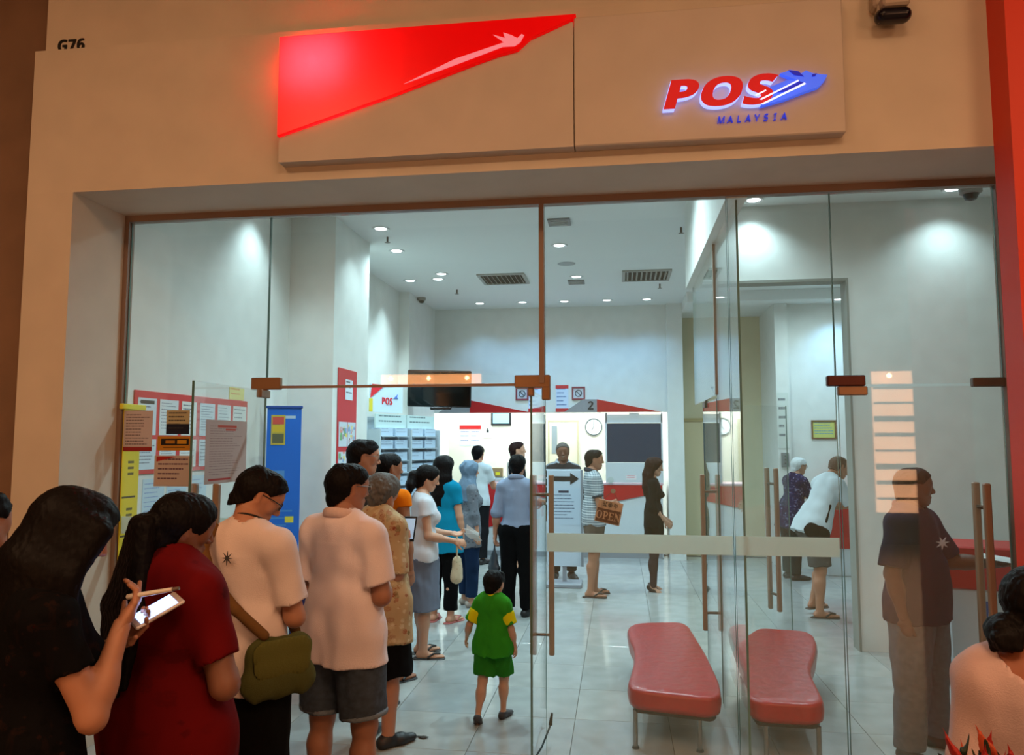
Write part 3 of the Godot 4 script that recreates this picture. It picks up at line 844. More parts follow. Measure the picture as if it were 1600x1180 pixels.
# ---------------------------------------------------------------- counter
func counter_area() -> void:
	var white := mat("counter_white", Color(0.82, 0.84, 0.85), 0.4)
	var red := mat("counter_red", Color(0.72, 0.06, 0.07), 0.4)
	var c := thing("service_counter", Vector3(-0.85, 0, -7.9), 0, "long white service counter with a tapering red front panel", "counter")
	part("body", box(3.04, 1.12, 0.56, 0.008), white, c, Vector3(0, 0.56, 0))
	part("red_panel", prism(poly([-1.51, 0.38, 1.51, 1.02, 1.51, 1.12, -1.51, 1.12]), 0.02), red, c, Vector3(0, 0, 0.28))
	part("worktop", box(3.06, 0.035, 0.62, 0.006), mat("counter_top", Color(0.84, 0.70, 0.72), 0.35), c, Vector3(0, 1.14, 0.0))
	part("plinth", box(3.0, 0.08, 0.02), mat("plinth_grey", Color(0.55, 0.56, 0.58), 0.5), c, Vector3(0, 0.04, 0.285))
	# header boards with numbers
	var grey := mat("header_grey", Color(0.56, 0.56, 0.57), 0.5)
	for q in [[-2.37, "", "left, partly behind the television"], [-0.33, "2", "right, with the number 2"]]:
		var h := thing("counter_sign", Vector3(q[0], 2.262, -7.6), 0, "grey and red wedge sign above the counter, " + q[2], "sign", "counter header signs")
		part("red_wedge", prism(poly([0.0, 0.0, 0.98, 0.0, 0.0, 0.20]), 0.03), red, h)
		part("grey_wedge", prism(poly([-0.52, 0.0, 0.0, 0.0, 0.0, 0.20, -0.22, 0.20]), 0.03), grey, h)
		if q[1]: part("number", letters(q[1], 0.13, 0.006), mat("number_ink", Color(0.12, 0.12, 0.14), 0.5), h, Vector3(-0.10, 0.10, 0.034))
	# counter window: tinted glass over a white board
	var w := thing("counter_window", Vector3(0.24, 1.16, -7.62), 0, "dark tinted counter window above a white screen, under sign two", "window")
	part("tinted_pane", box(0.84, 0.61, 0.02), mat("tinted_glass", Color(0.20, 0.25, 0.32), 0.05), w, Vector3(0, 0.62, 0))
	part("screen_board", box(0.84, 0.31, 0.02, 0.003), white, w, Vector3(0, 0.156, 0))
	part("mullion", box(0.025, 1.08, 0.03), white, w, Vector3(-0.43, 0.54, 0))
	part("mullion", box(0.025, 1.08, 0.03), white, w, Vector3(0.43, 0.54, 0))
	part("head_rail", box(0.88, 0.16, 0.03), white, w, Vector3(0, 1.01, 0))
	part("notice_frame", sheet(0.16, 0.07, 0.003), printed("window_notice", paper_image(64, 32, Color(0.92, 0.88, 0.88), 2, 41, Color(0.85, 0.3, 0.35)), 0.6), w, Vector3(-0.05, 0.08, 0.013))
	for x in [-0.24, 0.25]: part("tube_light", box(0.34, 0.022, 0.03, 0.004), glow("tube_light_glow", Color(1.0, 0.98, 0.92), 1.2), w, Vector3(x, 1.075, 0.03))
	var nd := single("number_disc", lathe([[0.0, -0.006], [0.05, -0.005], [0.05, 0.006], [0.0, 0.008]], 20), mat("disc_pale", Color(0.75, 0.78, 0.76), 0.4), Vector3(-0.13, 1.20, -7.56), Vector3(PI / 2, 0, 0), "small pale round marker on the counter beside the striped man", "marker")
	nd.rotation = Vector3(PI / 2, 0, 0)
	# office behind the counter
	var d := wall("door_2", mat("office_door", Color(0.80, 0.79, 0.70), 0.6), -1.24, -0.74, 0, 2.16, -9.35, -9.32, "cream door in the office wall behind the counter")
	for q in [[-1.27, -1.24, 0, 2.19], [-0.74, -0.71, 0, 2.19], [-1.24, -0.74, 2.16, 2.19]]:
		var b := span(q[0], q[1], q[2], q[3], -9.36, -9.31)
		part("door_frame", b[0], mat("office_door_frame", Color(0.70, 0.68, 0.55), 0.6), d, b[1] - d.position)
	part("vision_slot", box(0.1, 0.5, 0.01), mat("slot_grey", Color(0.5, 0.56, 0.58), 0.3), d, Vector3(-0.16, 0.75, 0.016))
	var clk := thing("wall_clock", Vector3(-0.44, 2.06, -9.35), 0, "round white wall clock with thin dark rim behind the counter", "clock")
	part("rim", lathe([[0.0, -0.0], [0.155, 0.0], [0.155, 0.03], [0.14, 0.032], [0.14, 0.02]], 32), mat("clock_rim", Color(0.18, 0.26, 0.28), 0.3), clk, Vector3.ZERO, Vector3(PI / 2, 0, 0))
	part("dial", lathe([[0.0, 0.021], [0.139, 0.021], [0.139, 0.02]], 32), mat("clock_dial", Color(0.88, 0.92, 0.92), 0.5), clk, Vector3.ZERO, Vector3(PI / 2, 0, 0))
	var ink := mat("clock_ink", Color(0.12, 0.13, 0.14), 0.5)
	for i in 12:
		var a := TAU * i / 12.0
		part("hour_mark", box(0.008, 0.02, 0.002), ink, clk, Vector3(sin(a) * 0.12, cos(a) * 0.12, 0.024), Vector3(0, 0, -a))
	part("hour_hand", box(0.009, 0.075, 0.003), ink, clk, Vector3(-0.02, -0.03, 0.026), Vector3(0, 0, -0.6))
	part("minute_hand", box(0.007, 0.11, 0.003), ink, clk, Vector3(0.0, 0.05, 0.029), Vector3(0, 0, 0.05))
	var mon := thing("wall_screen", Vector3(-2.13, 2.22, -9.35), 0, "small dark-framed screen showing blue, high on the office wall", "screen")
	part("frame", box(0.37, 0.25, 0.04, 0.006), mat("screen_frame", Color(0.07, 0.08, 0.09), 0.4), mon, Vector3(0, 0, 0.02))
	part("screen", box(0.30, 0.18, 0.004), glow("screen_blue", Color(0.50, 0.72, 0.92), 0.5), mon, Vector3(0, 0, 0.042))
	var nb := thing("licence_board", Vector3(-2.71, 1.91, -9.35), 0, "double white notice with red headings on the office wall", "notice")
	for x in [-0.1, 0.1]:
		part("sheet", sheet(0.19, 0.30), printed("licence_%d" % int(x * 10), paper_image(48, 72, Color(0.80, 0.86, 0.92), 3, 50 + int(x * 10), Color(0.5, 0.5, 0.6)), 0.6), nb, Vector3(x, -0.04, 0.004))
		part("heading", box(0.2, 0.07, 0.006), red, nb, Vector3(x, 0.15, 0.004))
	var pic := thing("small_picture", Vector3(-2.38, 1.98, -9.35), 0, "small framed black and white picture on the office wall", "picture")
	part("frame", box(0.16, 0.22, 0.015, 0.003), mat("pic_frame_white", Color(0.82, 0.85, 0.80), 0.5), pic, Vector3(0, 0, 0.008))
	part("print", sheet(0.08, 0.1), printed("small_portrait_print", blot_image(), 0.6), pic, Vector3(0, 0.03, 0.018))
	# things on the counter
	var sc := thing("weighing_scale", Vector3(-2.0, 1.158, -7.85), 0, "cardboard parcel on a pale scale at the left of the counter", "scale")
	part("base", box(0.34, 0.06, 0.28, 0.01), mat("scale_pale", Color(0.7, 0.74, 0.74), 0.4), sc, Vector3(0, 0.03, 0))
	part("platform", box(0.32, 0.012, 0.27, 0.004), mat("scale_steel", Color(0.6, 0.6, 0.58), 0.3, 0.7), sc, Vector3(0, 0.066, 0))
	part("display_post", box(0.03, 0.3, 0.03), mat("scale_pale", Color(0.7, 0.74, 0.74), 0.4), sc, Vector3(0.2, 0.15, -0.1))
	var pc := thing("parcel", Vector3(-2.0, 1.231, -7.85), 0.1, "tan cardboard parcel with yellow sticker on the counter scale", "parcel")
	part("carton", box(0.26, 0.14, 0.2, 0.004), mat("cardboard", Color(0.62, 0.52, 0.36), 0.8), pc, Vector3(0, 0.07, 0))
	part("sticker", box(0.07, 0.05, 0.002), mat("sticker_yellow", Color(0.9, 0.85, 0.15), 0.6), pc, Vector3(0.05, 0.05, 0.101))
	# right-hand service bay: small red-fronted counter, telephone-like stand, framed notice
	var rc := thing("bay_counter", Vector3(3.12, 0, -6.63), 0, "small red-fronted counter in the right-hand bay before the elderly man", "counter")
	part("body", box(0.8, 1.1, 0.5, 0.008), white, rc, Vector3(0.05, 0.55, -0.05))
	part("red_front", box(0.82, 0.75, 0.02), red, rc, Vector3(0.05, 0.74, 0.21))
	part("red_side", box(0.02, 0.75, 0.5), red, rc, Vector3(-0.36, 0.74, -0.05))
	part("worktop", box(0.84, 0.03, 0.56, 0.005), red, rc, Vector3(0.05, 1.12, -0.04))
	var ps := thing("payment_stand", Vector3(2.9, 1.136, -6.62), 0.4, "small red and white arched stand on the bay counter", "stand")
	part("arch", tube([Vector3(-0.1, 0, 0), Vector3(-0.1, 0.16, 0), Vector3(-0.02, 0.2, 0), Vector3(0.1, 0.18, 0)], 0.014, 8), red, ps)
	part("base", box(0.14, 0.02, 0.12, 0.004), white, ps, Vector3(-0.05, 0.01, 0))
	var fn := thing("framed_notice", Vector3(2.92, 1.97, -7.0), 0, "wood-framed yellow and blue notice on the far right wall", "picture")
	frame_on(fn, 0.34, 0.27, 0.022, mat("notice_wood", Color(0.45, 0.33, 0.20), 0.5), printed("yellow_blue_notice", paper_image(64, 48, Color(0.78, 0.80, 0.45), 5, 61, Color(0.3, 0.55, 0.75)), 0.5))
	var hp := single("hanging_poster", sheet(0.15, 0.8, 0.004), printed("tall_text_poster", paper_image(32, 160, Color(0.82, 0.85, 0.82), 5, 63, Color(0.3, 0.32, 0.35)), 0.6), Vector3(2.345, 2.1, -6.895), Vector3.ZERO, "tall narrow white poster on the pier in the right-hand bay", "poster")
	hp.set_meta("group", "posters in the bay")
	var fx := thing("intercom", Vector3(2.35, 1.54, -6.9), 0, "small grey control box on the pier below the tall poster", "control box")
	part("housing", box(0.10, 0.2, 0.04, 0.006), mat("intercom_grey", Color(0.45, 0.47, 0.48), 0.5), fx, Vector3(0, 0, 0.02))
	for i in 3: part("button", lathe([[0.0, 0.008], [0.012, 0.006], [0.012, 0.0]], 10), mat("button_dark", Color(0.15, 0.15, 0.16), 0.4), fx, Vector3(0, 0.05 - i * 0.05, 0.04), Vector3(PI / 2, 0, 0))

func frame_on(o: Node3D, w: float, h: float, t: float, m: Material, inside: Material) -> void:
	part("print", sheet(w - t, h - t, 0.006), inside, o, Vector3(0, 0, 0.004))
	for s in [-1.0, 1.0]:
		part("frame_side", box(t, h, 0.02, 0.003), m, o, Vector3(s * (w - t) / 2, 0, 0.01))
		part("frame_rail", box(w - 2 * t, t, 0.02, 0.003), m, o, Vector3(0, s * (h - t) / 2, 0.01))

# ---------------------------------------------------------------- printed matter
func paper_image(w: int, h: int, bg: Color, lines: int, seed_: int, ink := Color(0.35, 0.38, 0.45), band := Color(0, 0, 0, 0), band_h := 0.0) -> Image:
	var im := Image.create_empty(w, h, false, Image.FORMAT_RGB8)
	im.fill(bg)
	var rng := RandomNumberGenerator.new()
	rng.seed = seed_
	if band.a > 0.0: im.fill_rect(Rect2i(0, int(h * (1.0 - band_h)), w, int(h * band_h) + 1), band)
	var y0 := int(h * 0.1)
	for i in lines:
		var y := y0 + int(i * h * 0.8 / lines)
		var x := int(w * 0.1)
		var end := int(w * rng.randf_range(0.6, 0.92))
		var t := maxi(1, int(h * 0.8 / lines * 0.3))
		while x < end:
			var l := rng.randi_range(2, maxi(3, w / 9))
			im.fill_rect(Rect2i(x, y, mini(l, end - x), t), ink)
			x += l + 1
	return im

func blot_image() -> Image:
	var im := Image.create_empty(32, 40, false, Image.FORMAT_RGB8)
	im.fill(Color(0.75, 0.8, 0.78))
	im.fill_rect(Rect2i(8, 18, 16, 22), Color(0.12, 0.12, 0.13))
	im.fill_rect(Rect2i(11, 7, 10, 12), Color(0.30, 0.28, 0.27))
	return im

func notices() -> void:
	# red noticeboard on the left wall, papers pinned on it; the wall faces +x
	var bz := -0.86
	var nbd := thing("noticeboard", Vector3(-3.11, 1.86, bz), PI / 2, "red-bordered noticeboard on the left wall behind the glass", "noticeboard")
	part("backing", box(1.50, 0.55, 0.012, 0.002), mat("board_red", Color(0.82, 0.16, 0.20), 0.6), nbd, Vector3(0, 0, 0.006))
	var names := ["first", "second", "third", "fourth", "fifth", "sixth"]
	var k := 0
	for row in 2:
		for i in 6:
			var x := -0.62 + i * 0.248
			var w: float = [0.20, 0.22, 0.19, 0.21, 0.2, 0.22][(i + row) % 6]
			var im := paper_image(48, 64, Color(0.80, 0.86, 0.90).lerp(Color(0.88, 0.90, 0.88), (i % 3) * 0.4), 6 + (i * 3 + row) % 5, 70 + k)
			if k == 0: im.fill_rect(Rect2i(6, 4, 36, 6), Color(0.12, 0.13, 0.14))
			single("notice_sheet", sheet(w, 0.245 if row == 0 else 0.2, 0.002), printed("pinned_sheet_%d" % k, im), Vector3(-3.11 + 0.0135, 1.86 + (0.105 if row == 0 else -0.145), bz - x), Vector3(0, PI / 2, 0),
				"white printed sheet, %s from the left in the %s row of the red noticeboard" % [names[i], "top" if row == 0 else "bottom"], "paper", "sheets on the noticeboard")
			k += 1
	for i in 3:
		single("notice_sheet", sheet(0.24, 0.30, 0.002), printed("lower_sheet_%d" % i, paper_image(48, 60, Color(0.74, 0.84, 0.90), 8, 90 + i, Color(0.42, 0.52, 0.78))), Vector3(-3.1085, 1.40, -0.36 - i * 0.27), Vector3(0, PI / 2, 0),
			"pale blue handwritten sheet, %s of three below the noticeboard" % ["left", "middle", "right"][i], "paper", "sheets below the noticeboard")
	single("notice_sheet", sheet(0.24, 0.1, 0.004), printed("yellow_card", paper_image(48, 32, Color(0.90, 0.86, 0.55), 2, 96, Color(0.85, 0.5, 0.3))), Vector3(-3.107, 2.19, -1.44), Vector3(0, PI / 2, 0), "pale yellow card at the right top corner of the noticeboard", "paper")
	var yb := thing("yellow_banner", Vector3(-3.10, 0, -0.075), PI / 2, "tall narrow yellow banner at the left end of the window", "banner")
	part("cloth", sheet(0.17, 1.9, 0.004), printed("yellow_banner_print", yellow_image(), 0.6), yb, Vector3(0, 1.06, 0.012))
	part("top_rail", box(0.24, 0.035, 0.025, 0.004), mat("banner_rail_yellow", Color(0.85, 0.80, 0.12), 0.4), yb, Vector3(0, 2.02, 0.014))
	var dbx := thing("deposit_box", Vector3(-3.11, 0.86, -0.47), PI / 2, "white wall box with a black slot below the blue sheets", "box")
	part("housing", box(0.5, 0.5, 0.06, 0.006), mat("box_pale", Color(0.74, 0.80, 0.78), 0.5), dbx, Vector3(0, 0.05, 0.03))
	part("slot", box(0.42, 0.014, 0.008), mat("slot_black", Color(0.06, 0.07, 0.07), 0.5), dbx, Vector3(0, 0.18, 0.062))
	part("emblem", prism(poly([-0.08, 0, -0.04, 0.03, 0.0, 0.012, 0.1, 0.018, 0.1, 0.006, 0.0, -0.005, -0.04, -0.025]), 0.004), mat("emblem_grey", Color(0.28, 0.34, 0.36), 0.5), dbx, Vector3(-0.05, 0.25, 0.06))
	# sheets taped on the front glass
	var lt := paper_image(64, 96, Color(0.80, 0.74, 0.72), 11, 101, Color(0.42, 0.36, 0.38), Color(0.62, 0.16, 0.14), 0.1)
	single("window_notice", sheet(0.20, 0.255, 0.001), thin_paper(printed("letter_red_foot", lt)), Vector3(-2.99, 1.866, 0.0085), Vector3.ZERO, "white letter with a dark red foot taped on the left glass", "paper", "sheets on the left glass")
	var nv := paper_image(64, 64, Color(0.76, 0.70, 0.56), 5, 102, Color(0.25, 0.24, 0.24), Color(0.05, 0.08, 0.2), 0.42)
	single("window_notice", sheet(0.155, 0.15, 0.001), thin_paper(printed("beige_navy_sticker", nv)), Vector3(-2.72, 1.92, 0.0085), Vector3.ZERO, "beige and navy sticker on the left glass", "sticker", "sheets on the left glass")
	var yl := paper_image(96, 36, Color(0.80, 0.55, 0.10), 1, 103, Color(0.8, 0.55, 0.1))
	yl.fill_rect(Rect2i(10, 6, 76, 16), Color(0.10, 0.08, 0.06))
	yl.fill_rect(Rect2i(22, 10, 26, 8), Color(0.75, 0.52, 0.12))
	yl.fill_rect(Rect2i(54, 9, 26, 10), Color(0.85, 0.62, 0.12))
	yl.fill_rect(Rect2i(16, 27, 60, 2), Color(0.4, 0.28, 0.06))
	single("window_notice", sheet(0.235, 0.088, 0.001), thin_paper(printed("yellow_black_sticker", yl)), Vector3(-2.735, 1.787, 0.0085), Vector3.ZERO, "yellow sticker with a black box on the left glass", "sticker", "sheets on the left glass")
	var rc := paper_image(80, 64, Color(0.80, 0.72, 0.66), 5, 104, Color(0.45, 0.33, 0.38))
	for y in 10: rc.fill_rect(Rect2i(4, 2 + y, 40 - y * 4, 1), Color(0.72, 0.16, 0.14))
	single("window_notice", sheet(0.255, 0.19, 0.001), thin_paper(printed("letter_red_corner", rc)), Vector3(-2.74, 1.617, 0.0085), Vector3.ZERO, "white sheet with a red wedge corner on the left glass", "paper", "sheets on the left glass")
	var lf := paper_image(96, 128, Color(0.80, 0.75, 0.74), 20, 105, Color(0.62, 0.54, 0.54))
	lf.fill_rect(Rect2i(26, 10, 44, 5), Color(0.80, 0.38, 0.32))
	lf.fill_rect(Rect2i(44, 17, 24, 4), Color(0.80, 0.38, 0.32))
	lf.fill_rect(Rect2i(8, 118, 50, 4), Color(0.75, 0.30, 0.28))
	single("window_notice", sheet(0.44, 0.34, 0.001), thin_paper(printed("door_sheet", lf)), Vector3(-2.1375, 1.745, 0.47), Vector3(0, PI / 2, 0), "large white printed sheet with red heading on the open door leaf", "paper")
	# red poster column on the pilaster side
	var rp := thing("poster_strip", Vector3(-2.66, 1.75, -2.78), PI / 2, "tall red poster strip with pictures on the left pilaster", "poster")
	part("strip", box(0.52, 1.52, 0.008, 0.002), mat("strip_red", Color(0.78, 0.14, 0.18), 0.55), rp, Vector3(0, 0, 0.005))
	part("top_label", sheet(0.2, 0.2, 0.003), printed("strip_label", paper_image(48, 48, Color(0.85, 0.90, 0.94), 3, 110, Color(0.2, 0.22, 0.28))), rp, Vector3(0.03, 0.56, 0.011))
	for i in 2:
		for j in 3:
			part("picture_sheet", sheet(0.22, 0.24, 0.003), printed("strip_picture_%d" % (i * 3 + j), collage(120 + i * 3 + j)), rp, Vector3(-0.12 + i * 0.24, 0.12 - j * 0.29, 0.011))
	# framed rules on the bulkhead
	for q in [[-1.52, "left, half hidden by the bronze door fitting"], [-0.62, "right, beside the red-banded notice"]]:
		var f := thing("framed_rule", Vector3(q[0], 2.56, -7.6), 0, "red-framed prohibition sign on the bulkhead, " + q[1], "sign", "framed prohibition signs")
		frame_on(f, 0.21, 0.21, 0.026, mat("rule_frame", Color(0.55, 0.22, 0.26), 0.5), mat("rule_white", Color(0.82, 0.85, 0.90), 0.6))
		var pts := []
		for i in 21: pts.append(Vector3(cos(TAU * i / 20.0) * 0.05, sin(TAU * i / 20.0) * 0.05, 0.012))
		part("ring", tube(pts, 0.007, 6), mat("rule_ink", Color(0.20, 0.22, 0.26), 0.5), f)
		part("bar", box(0.012, 0.1, 0.004), mat("rule_ink", Color(0.20, 0.22, 0.26), 0.5), f, Vector3(0, 0, 0.012), Vector3(0, 0, 0.75))
	for q in [[-0.88, "beside the framed prohibition sign"], [-1.32, "behind the bronze door fitting"]]:
		var f := thing("banded_notice", Vector3(q[0], 2.48, -7.6), 0, "white notice with red bands at top and foot, " + q[1], "notice", "red-banded notices")
		part("sheet", sheet(0.20, 0.40, 0.004), printed("banded_sheet", paper_image(48, 96, Color(0.80, 0.86, 0.94), 5, 130, Color(0.30, 0.42, 0.62))), f, Vector3(0, 0, 0.004))
		for y in [-0.185, 0.185]: part("band", box(0.205, 0.055, 0.006), mat("band_red", Color(0.78, 0.10, 0.16), 0.5), f, Vector3(0, y, 0.005))

func thin_paper(m: StandardMaterial3D) -> StandardMaterial3D:   # paper that lets some light through
	m.backlight_enabled = true
	m.backlight = Color(0.9, 0.9, 0.9)
	return m

func yellow_image() -> Image:
	var im := Image.create_empty(64, 512, false, Image.FORMAT_RGB8)
	im.fill(Color(0.86, 0.76, 0.06))
	for y in [40, 150, 215, 290, 420]: im.fill_rect(Rect2i(4, y, 50, 3), Color(0.16, 0.14, 0.05))
	for y in [90, 100, 110, 170, 180]: im.fill_rect(Rect2i(22, y, 22, 4), Color(0.3, 0.27, 0.06))
	im.fill_rect(Rect2i(10, 300, 30, 22), Color(0.85, 0.40, 0.12))
	im.fill_rect(Rect2i(12, 322, 26, 26), Color(0.8, 0.78, 0.74))
	return im

func collage(seed_: int) -> Image:
	var im := Image.create_empty(32, 36, false, Image.FORMAT_RGB8)
	im.fill(Color(0.78, 0.82, 0.86))
	var rng := RandomNumberGenerator.new()
	rng.seed = seed_
	var cols := [Color(0.85, 0.55, 0.50), Color(0.45, 0.65, 0.45), Color(0.88, 0.80, 0.45), Color(0.50, 0.62, 0.78), Color(0.75, 0.70, 0.72), Color(0.55, 0.35, 0.38)]
	for i in 14: im.fill_rect(Rect2i(rng.randi_range(0, 26), rng.randi_range(0, 30), rng.randi_range(3, 10), rng.randi_range(3, 8)), cols[rng.randi() % 6])
	return im

# ---------------------------------------------------------------- furniture and loose things
func furniture() -> void:
	var leather := mottled("bench_red_leather", Color(0.62, 0.10, 0.11), 0.32, 0.06, 2.2, 31, 1.0, 0.25)
	var steel := mat("bench_steel", Color(0.55, 0.55, 0.54), 0.25, 0.9)
	var b1 := [0.06, 1.42, 0.05, 1.72, 0.09, 1.83, 0.16, 1.88, 0.45, 1.95, 0.50, 1.93, 0.535, 1.84, 0.58, 1.05, 0.59, 0.49, 0.57, 0.23, 0.545, 0.17, 0.50, 0.14, 0.08, 0.23, 0.05, 0.26, 0.035, 0.36, 0.06, 0.58, 0.085, 0.83, 0.09, 1.14]
	var b2 := [1.03, 1.80, 1.08, 1.84, 1.36, 1.80, 1.42, 1.76, 1.435, 1.66, 1.40, 1.45, 1.32, 1.16, 1.22, 0.86, 1.18, 0.70, 1.155, 0.45, 1.13, 0.19, 1.10, 0.13, 1.05, 0.11, 0.76, 0.115, 0.725, 0.15, 0.715, 0.25, 0.715, 0.70, 0.725, 1.02, 0.80, 1.28, 0.94, 1.62]
	for q in [[b1, "left", "red leather bench with a waisted seat, left of the pair"], [b2, "right", "red leather bench with a waisted seat, right of the pair"]]:
		var t := thing("bench", Vector3.ZERO, 0, q[2], "bench", "red leather benches")
		var mid := Vector2.ZERO
		var pts := PackedVector2Array()
		for i in range(0, q[0].size(), 2): pts.append(Vector2(q[0][i], q[0][i + 1]))
		for p in pts: mid += p / pts.size()
		t.position = Vector3(mid.x, 0, -mid.y)
		for i in pts.size(): pts[i] -= mid
		# y of the outline is -z of the room; the cushion stands on its base plane
		var c := part("seat_cushion", cushion(pts, 0.13), leather, t, Vector3(0, 0.23, 0))
		part("seat_base", prism(inset(pts, 0.03), 0.02), mat("bench_base", Color(0.12, 0.06, 0.05), 0.6), t, Vector3(0, 0.21, 0), Vector3(-PI / 2, 0, 0))
		for lp in ([[-0.2, -0.72], [0.17, -0.72], [-0.17, 0.72], [0.17, 0.74]] if q[1] == "left" else [[-0.26, -0.78], [0.02, -0.80], [0.02, 0.66], [0.27, 0.62]]):
			var lx: float = lp[0]
			var lg := part("leg", tube([Vector3(lx, 0.006, -lp[1]), Vector3(lx, 0.22, -lp[1])], 0.014, 10), steel, t)
			part("foot", lathe([[0.0, 0.0], [0.022, 0.0], [0.02, 0.012], [0.0, 0.013]], 12), mat("foot_black", Color(0.05, 0.05, 0.05), 0.6), lg, Vector3(lx, 0, -lp[1]))
	# television hung above the form rack
	var tv := thing("television", Vector3(-2.49, 2.54, -5.98), deg_to_rad(6), "black flat television hung high at the left of the counter", "television")
	part("bezel", box(0.90, 0.52, 0.05, 0.015), mat("tv_black", Color(0.035, 0.04, 0.042), 0.25), tv, Vector3.ZERO, Vector3(deg_to_rad(8), 0, deg_to_rad(-1.5)))
	part("screen", box(0.86, 0.47, 0.004), mat("tv_screen", Color(0.02, 0.028, 0.026), 0.08), tv, Vector3(0, -0.004, 0.027), Vector3(deg_to_rad(8), 0, deg_to_rad(-1.5)))
	part("speaker_bar", box(0.3, 0.04, 0.05, 0.01), mat("tv_black", Color(0.035, 0.04, 0.042), 0.25), tv, Vector3(0.02, -0.275, -0.01))
	part("wall_bracket", tube([Vector3(0, 0.0, -0.03), Vector3(-0.1, 0.0, -0.10), Vector3(-0.455, 0.0, -0.20)], 0.025, 10), mat("tv_bracket", Color(0.12, 0.12, 0.13), 0.4), tv)
	# form rack on the left wall
	var rk := thing("form_rack", Vector3(-2.97, 0, -4.45), deg_to_rad(70), "pale wall rack of form pigeonholes with a POS logo board on top", "rack")
	var pale := mat("rack_pale", Color(0.70, 0.75, 0.78), 0.5)
	part("back_board", box(1.3, 1.5, 0.02), pale, rk, Vector3(0.62, 1.35, -0.05))
	part("base_cabinet", box(1.28, 0.78, 0.24, 0.008), pale, rk, Vector3(0.63, 0.39, 0.05))
	part("logo_board", sheet(0.66, 0.34, 0.015), mat("rack_logo_white", Color(0.78, 0.85, 0.90), 0.5), rk, Vector3(0.3, 2.33, 0.0))
	part("logo_text", letters("POS", 0.085, 0.006), mat("logo_red", Color(0.85, 0.12, 0.18), 0.5), rk, Vector3(0.3, 2.30, 0.012))
	part("logo_bird", prism(poly([0.0, 0.0, 0.05, 0.03, 0.09, 0.06, 0.07, 0.02, 0.1, 0.0]), 0.006), mat("logo_blue", Color(0.25, 0.40, 0.75), 0.5), rk, Vector3(0.43, 2.34, 0.008))
	part("logo_wedge", prism(poly([-0.03, 0.0, 0.0, 0.17, 0.26, 0.17]), 0.006), mat("logo_red", Color(0.85, 0.12, 0.18), 0.5), rk, Vector3(0.0, 2.33, 0.01))
	part("yellow_tab", box(0.06, 0.16, 0.01), mat("tab_yellow", Color(0.85, 0.78, 0.2), 0.5), rk, Vector3(-0.02, 2.24, 0.012))
	for i in 2:
		part("header_board", sheet(0.62, 0.17, 0.02), printed("rack_header_%d" % i, paper_image(80, 24, Color(0.74, 0.82, 0.82), 2, 140 + i, Color(0.35, 0.42, 0.44))), rk, Vector3(0.31 + i * 0.64, 2.05, 0.06))
		for j in 7:
			for n in 2:
				var pk := part("pigeonhole", box(0.27, 0.012, 0.2), mat("rack_shelf", Color(0.60, 0.65, 0.69), 0.5), rk, Vector3(0.16 + i * 0.64 + n * 0.3, 1.86 - j * 0.15, 0.05))
				part("form_stack", sheet(0.25, 0.10, 0.14), printed("rack_form_%d" % ((j + n) % 3), paper_image(32, 16, Color(0.72, 0.80, 0.88), 2, 150 + (j + n) % 3, Color(0.45, 0.5, 0.6))), pk, Vector3(0, 0.056, 0.0))
		part("divider", box(0.02, 1.1, 0.2), pale, rk, Vector3(0.0 + i * 0.64, 1.4, 0.05))
	part("divider", box(0.02, 1.1, 0.2), pale, rk, Vector3(1.28, 1.4, 0.05))
	# blue banner stand by the pilaster
	var bb := thing("banner_stand", Vector3(-2.90, 0, -1.9), deg_to_rad(18), "bright blue roll-up banner stand in front of the left pilaster", "banner")
	part("banner", sheet(0.29, 1.75, 0.006), printed("blue_banner_print", blue_image(), 0.5), bb, Vector3(0, 1.22, 0))
	part("base", box(0.34, 0.07, 0.16, 0.012), mat("banner_base", Color(0.5, 0.52, 0.55), 0.35, 0.4), bb, Vector3(0, 0.035, 0))
	part("pole", tube([Vector3(0, 0.05, -0.03), Vector3(0, 2.1, -0.03)], 0.01, 8), mat("banner_base", Color(0.5, 0.52, 0.55), 0.35, 0.4), bb)
	part("top_rail", box(0.31, 0.025, 0.02, 0.004), mat("banner_blue_rail", Color(0.10, 0.30, 0.62), 0.4), bb, Vector3(0, 2.1, 0))
	var lm := paper_image(32, 64, Color(0.72, 0.70, 0.30), 1, 160, Color(0.3, 0.6, 0.3))
	lm.fill_rect(Rect2i(3, 4, 26, 16), Color(0.78, 0.34, 0.30)); lm.fill_rect(Rect2i(3, 22, 26, 14), Color(0.80, 0.74, 0.22)); lm.fill_rect(Rect2i(3, 40, 26, 20), Color(0.35, 0.40, 0.30))
	single("colour_leaflet", sheet(0.12, 0.26, 0.002), printed("colour_leaflet_print", lm), Vector3(-2.946, 1.90, -1.8795), Vector3(0, deg_to_rad(18), 0), "red yellow and green leaflet stuck on the blue banner", "leaflet")
	# low blue bin and display in front of the pilaster
	var bn := thing("cardboard_display", Vector3(-2.42, 0, -1.55), 0.3, "low dark blue cardboard display with red foot beside the queue", "display")
	part("body", box(0.4, 0.62, 0.32, 0.02), mat("display_blue", Color(0.06, 0.14, 0.42), 0.5), bn, Vector3(0, 0.55, 0))
	part("foot", box(0.42, 0.24, 0.34, 0.02), mat("display_red", Color(0.62, 0.10, 0.12), 0.5), bn, Vector3(0, 0.12, 0))
	part("emblem", prism(poly([-0.06, -0.05, 0.05, -0.06, 0.09, 0.02, 0.0, 0.08, -0.09, 0.04]), 0.004), mat("display_pale", Color(0.75, 0.72, 0.62), 0.5), bn, Vector3(0.05, 0.62, 0.161))
	# arrow board in front of the counter
	var ab := thing("arrow_board", Vector3(-0.69, 0, -5.25), 0, "white standing board with a black arrow and text beside the striped man", "sign board")
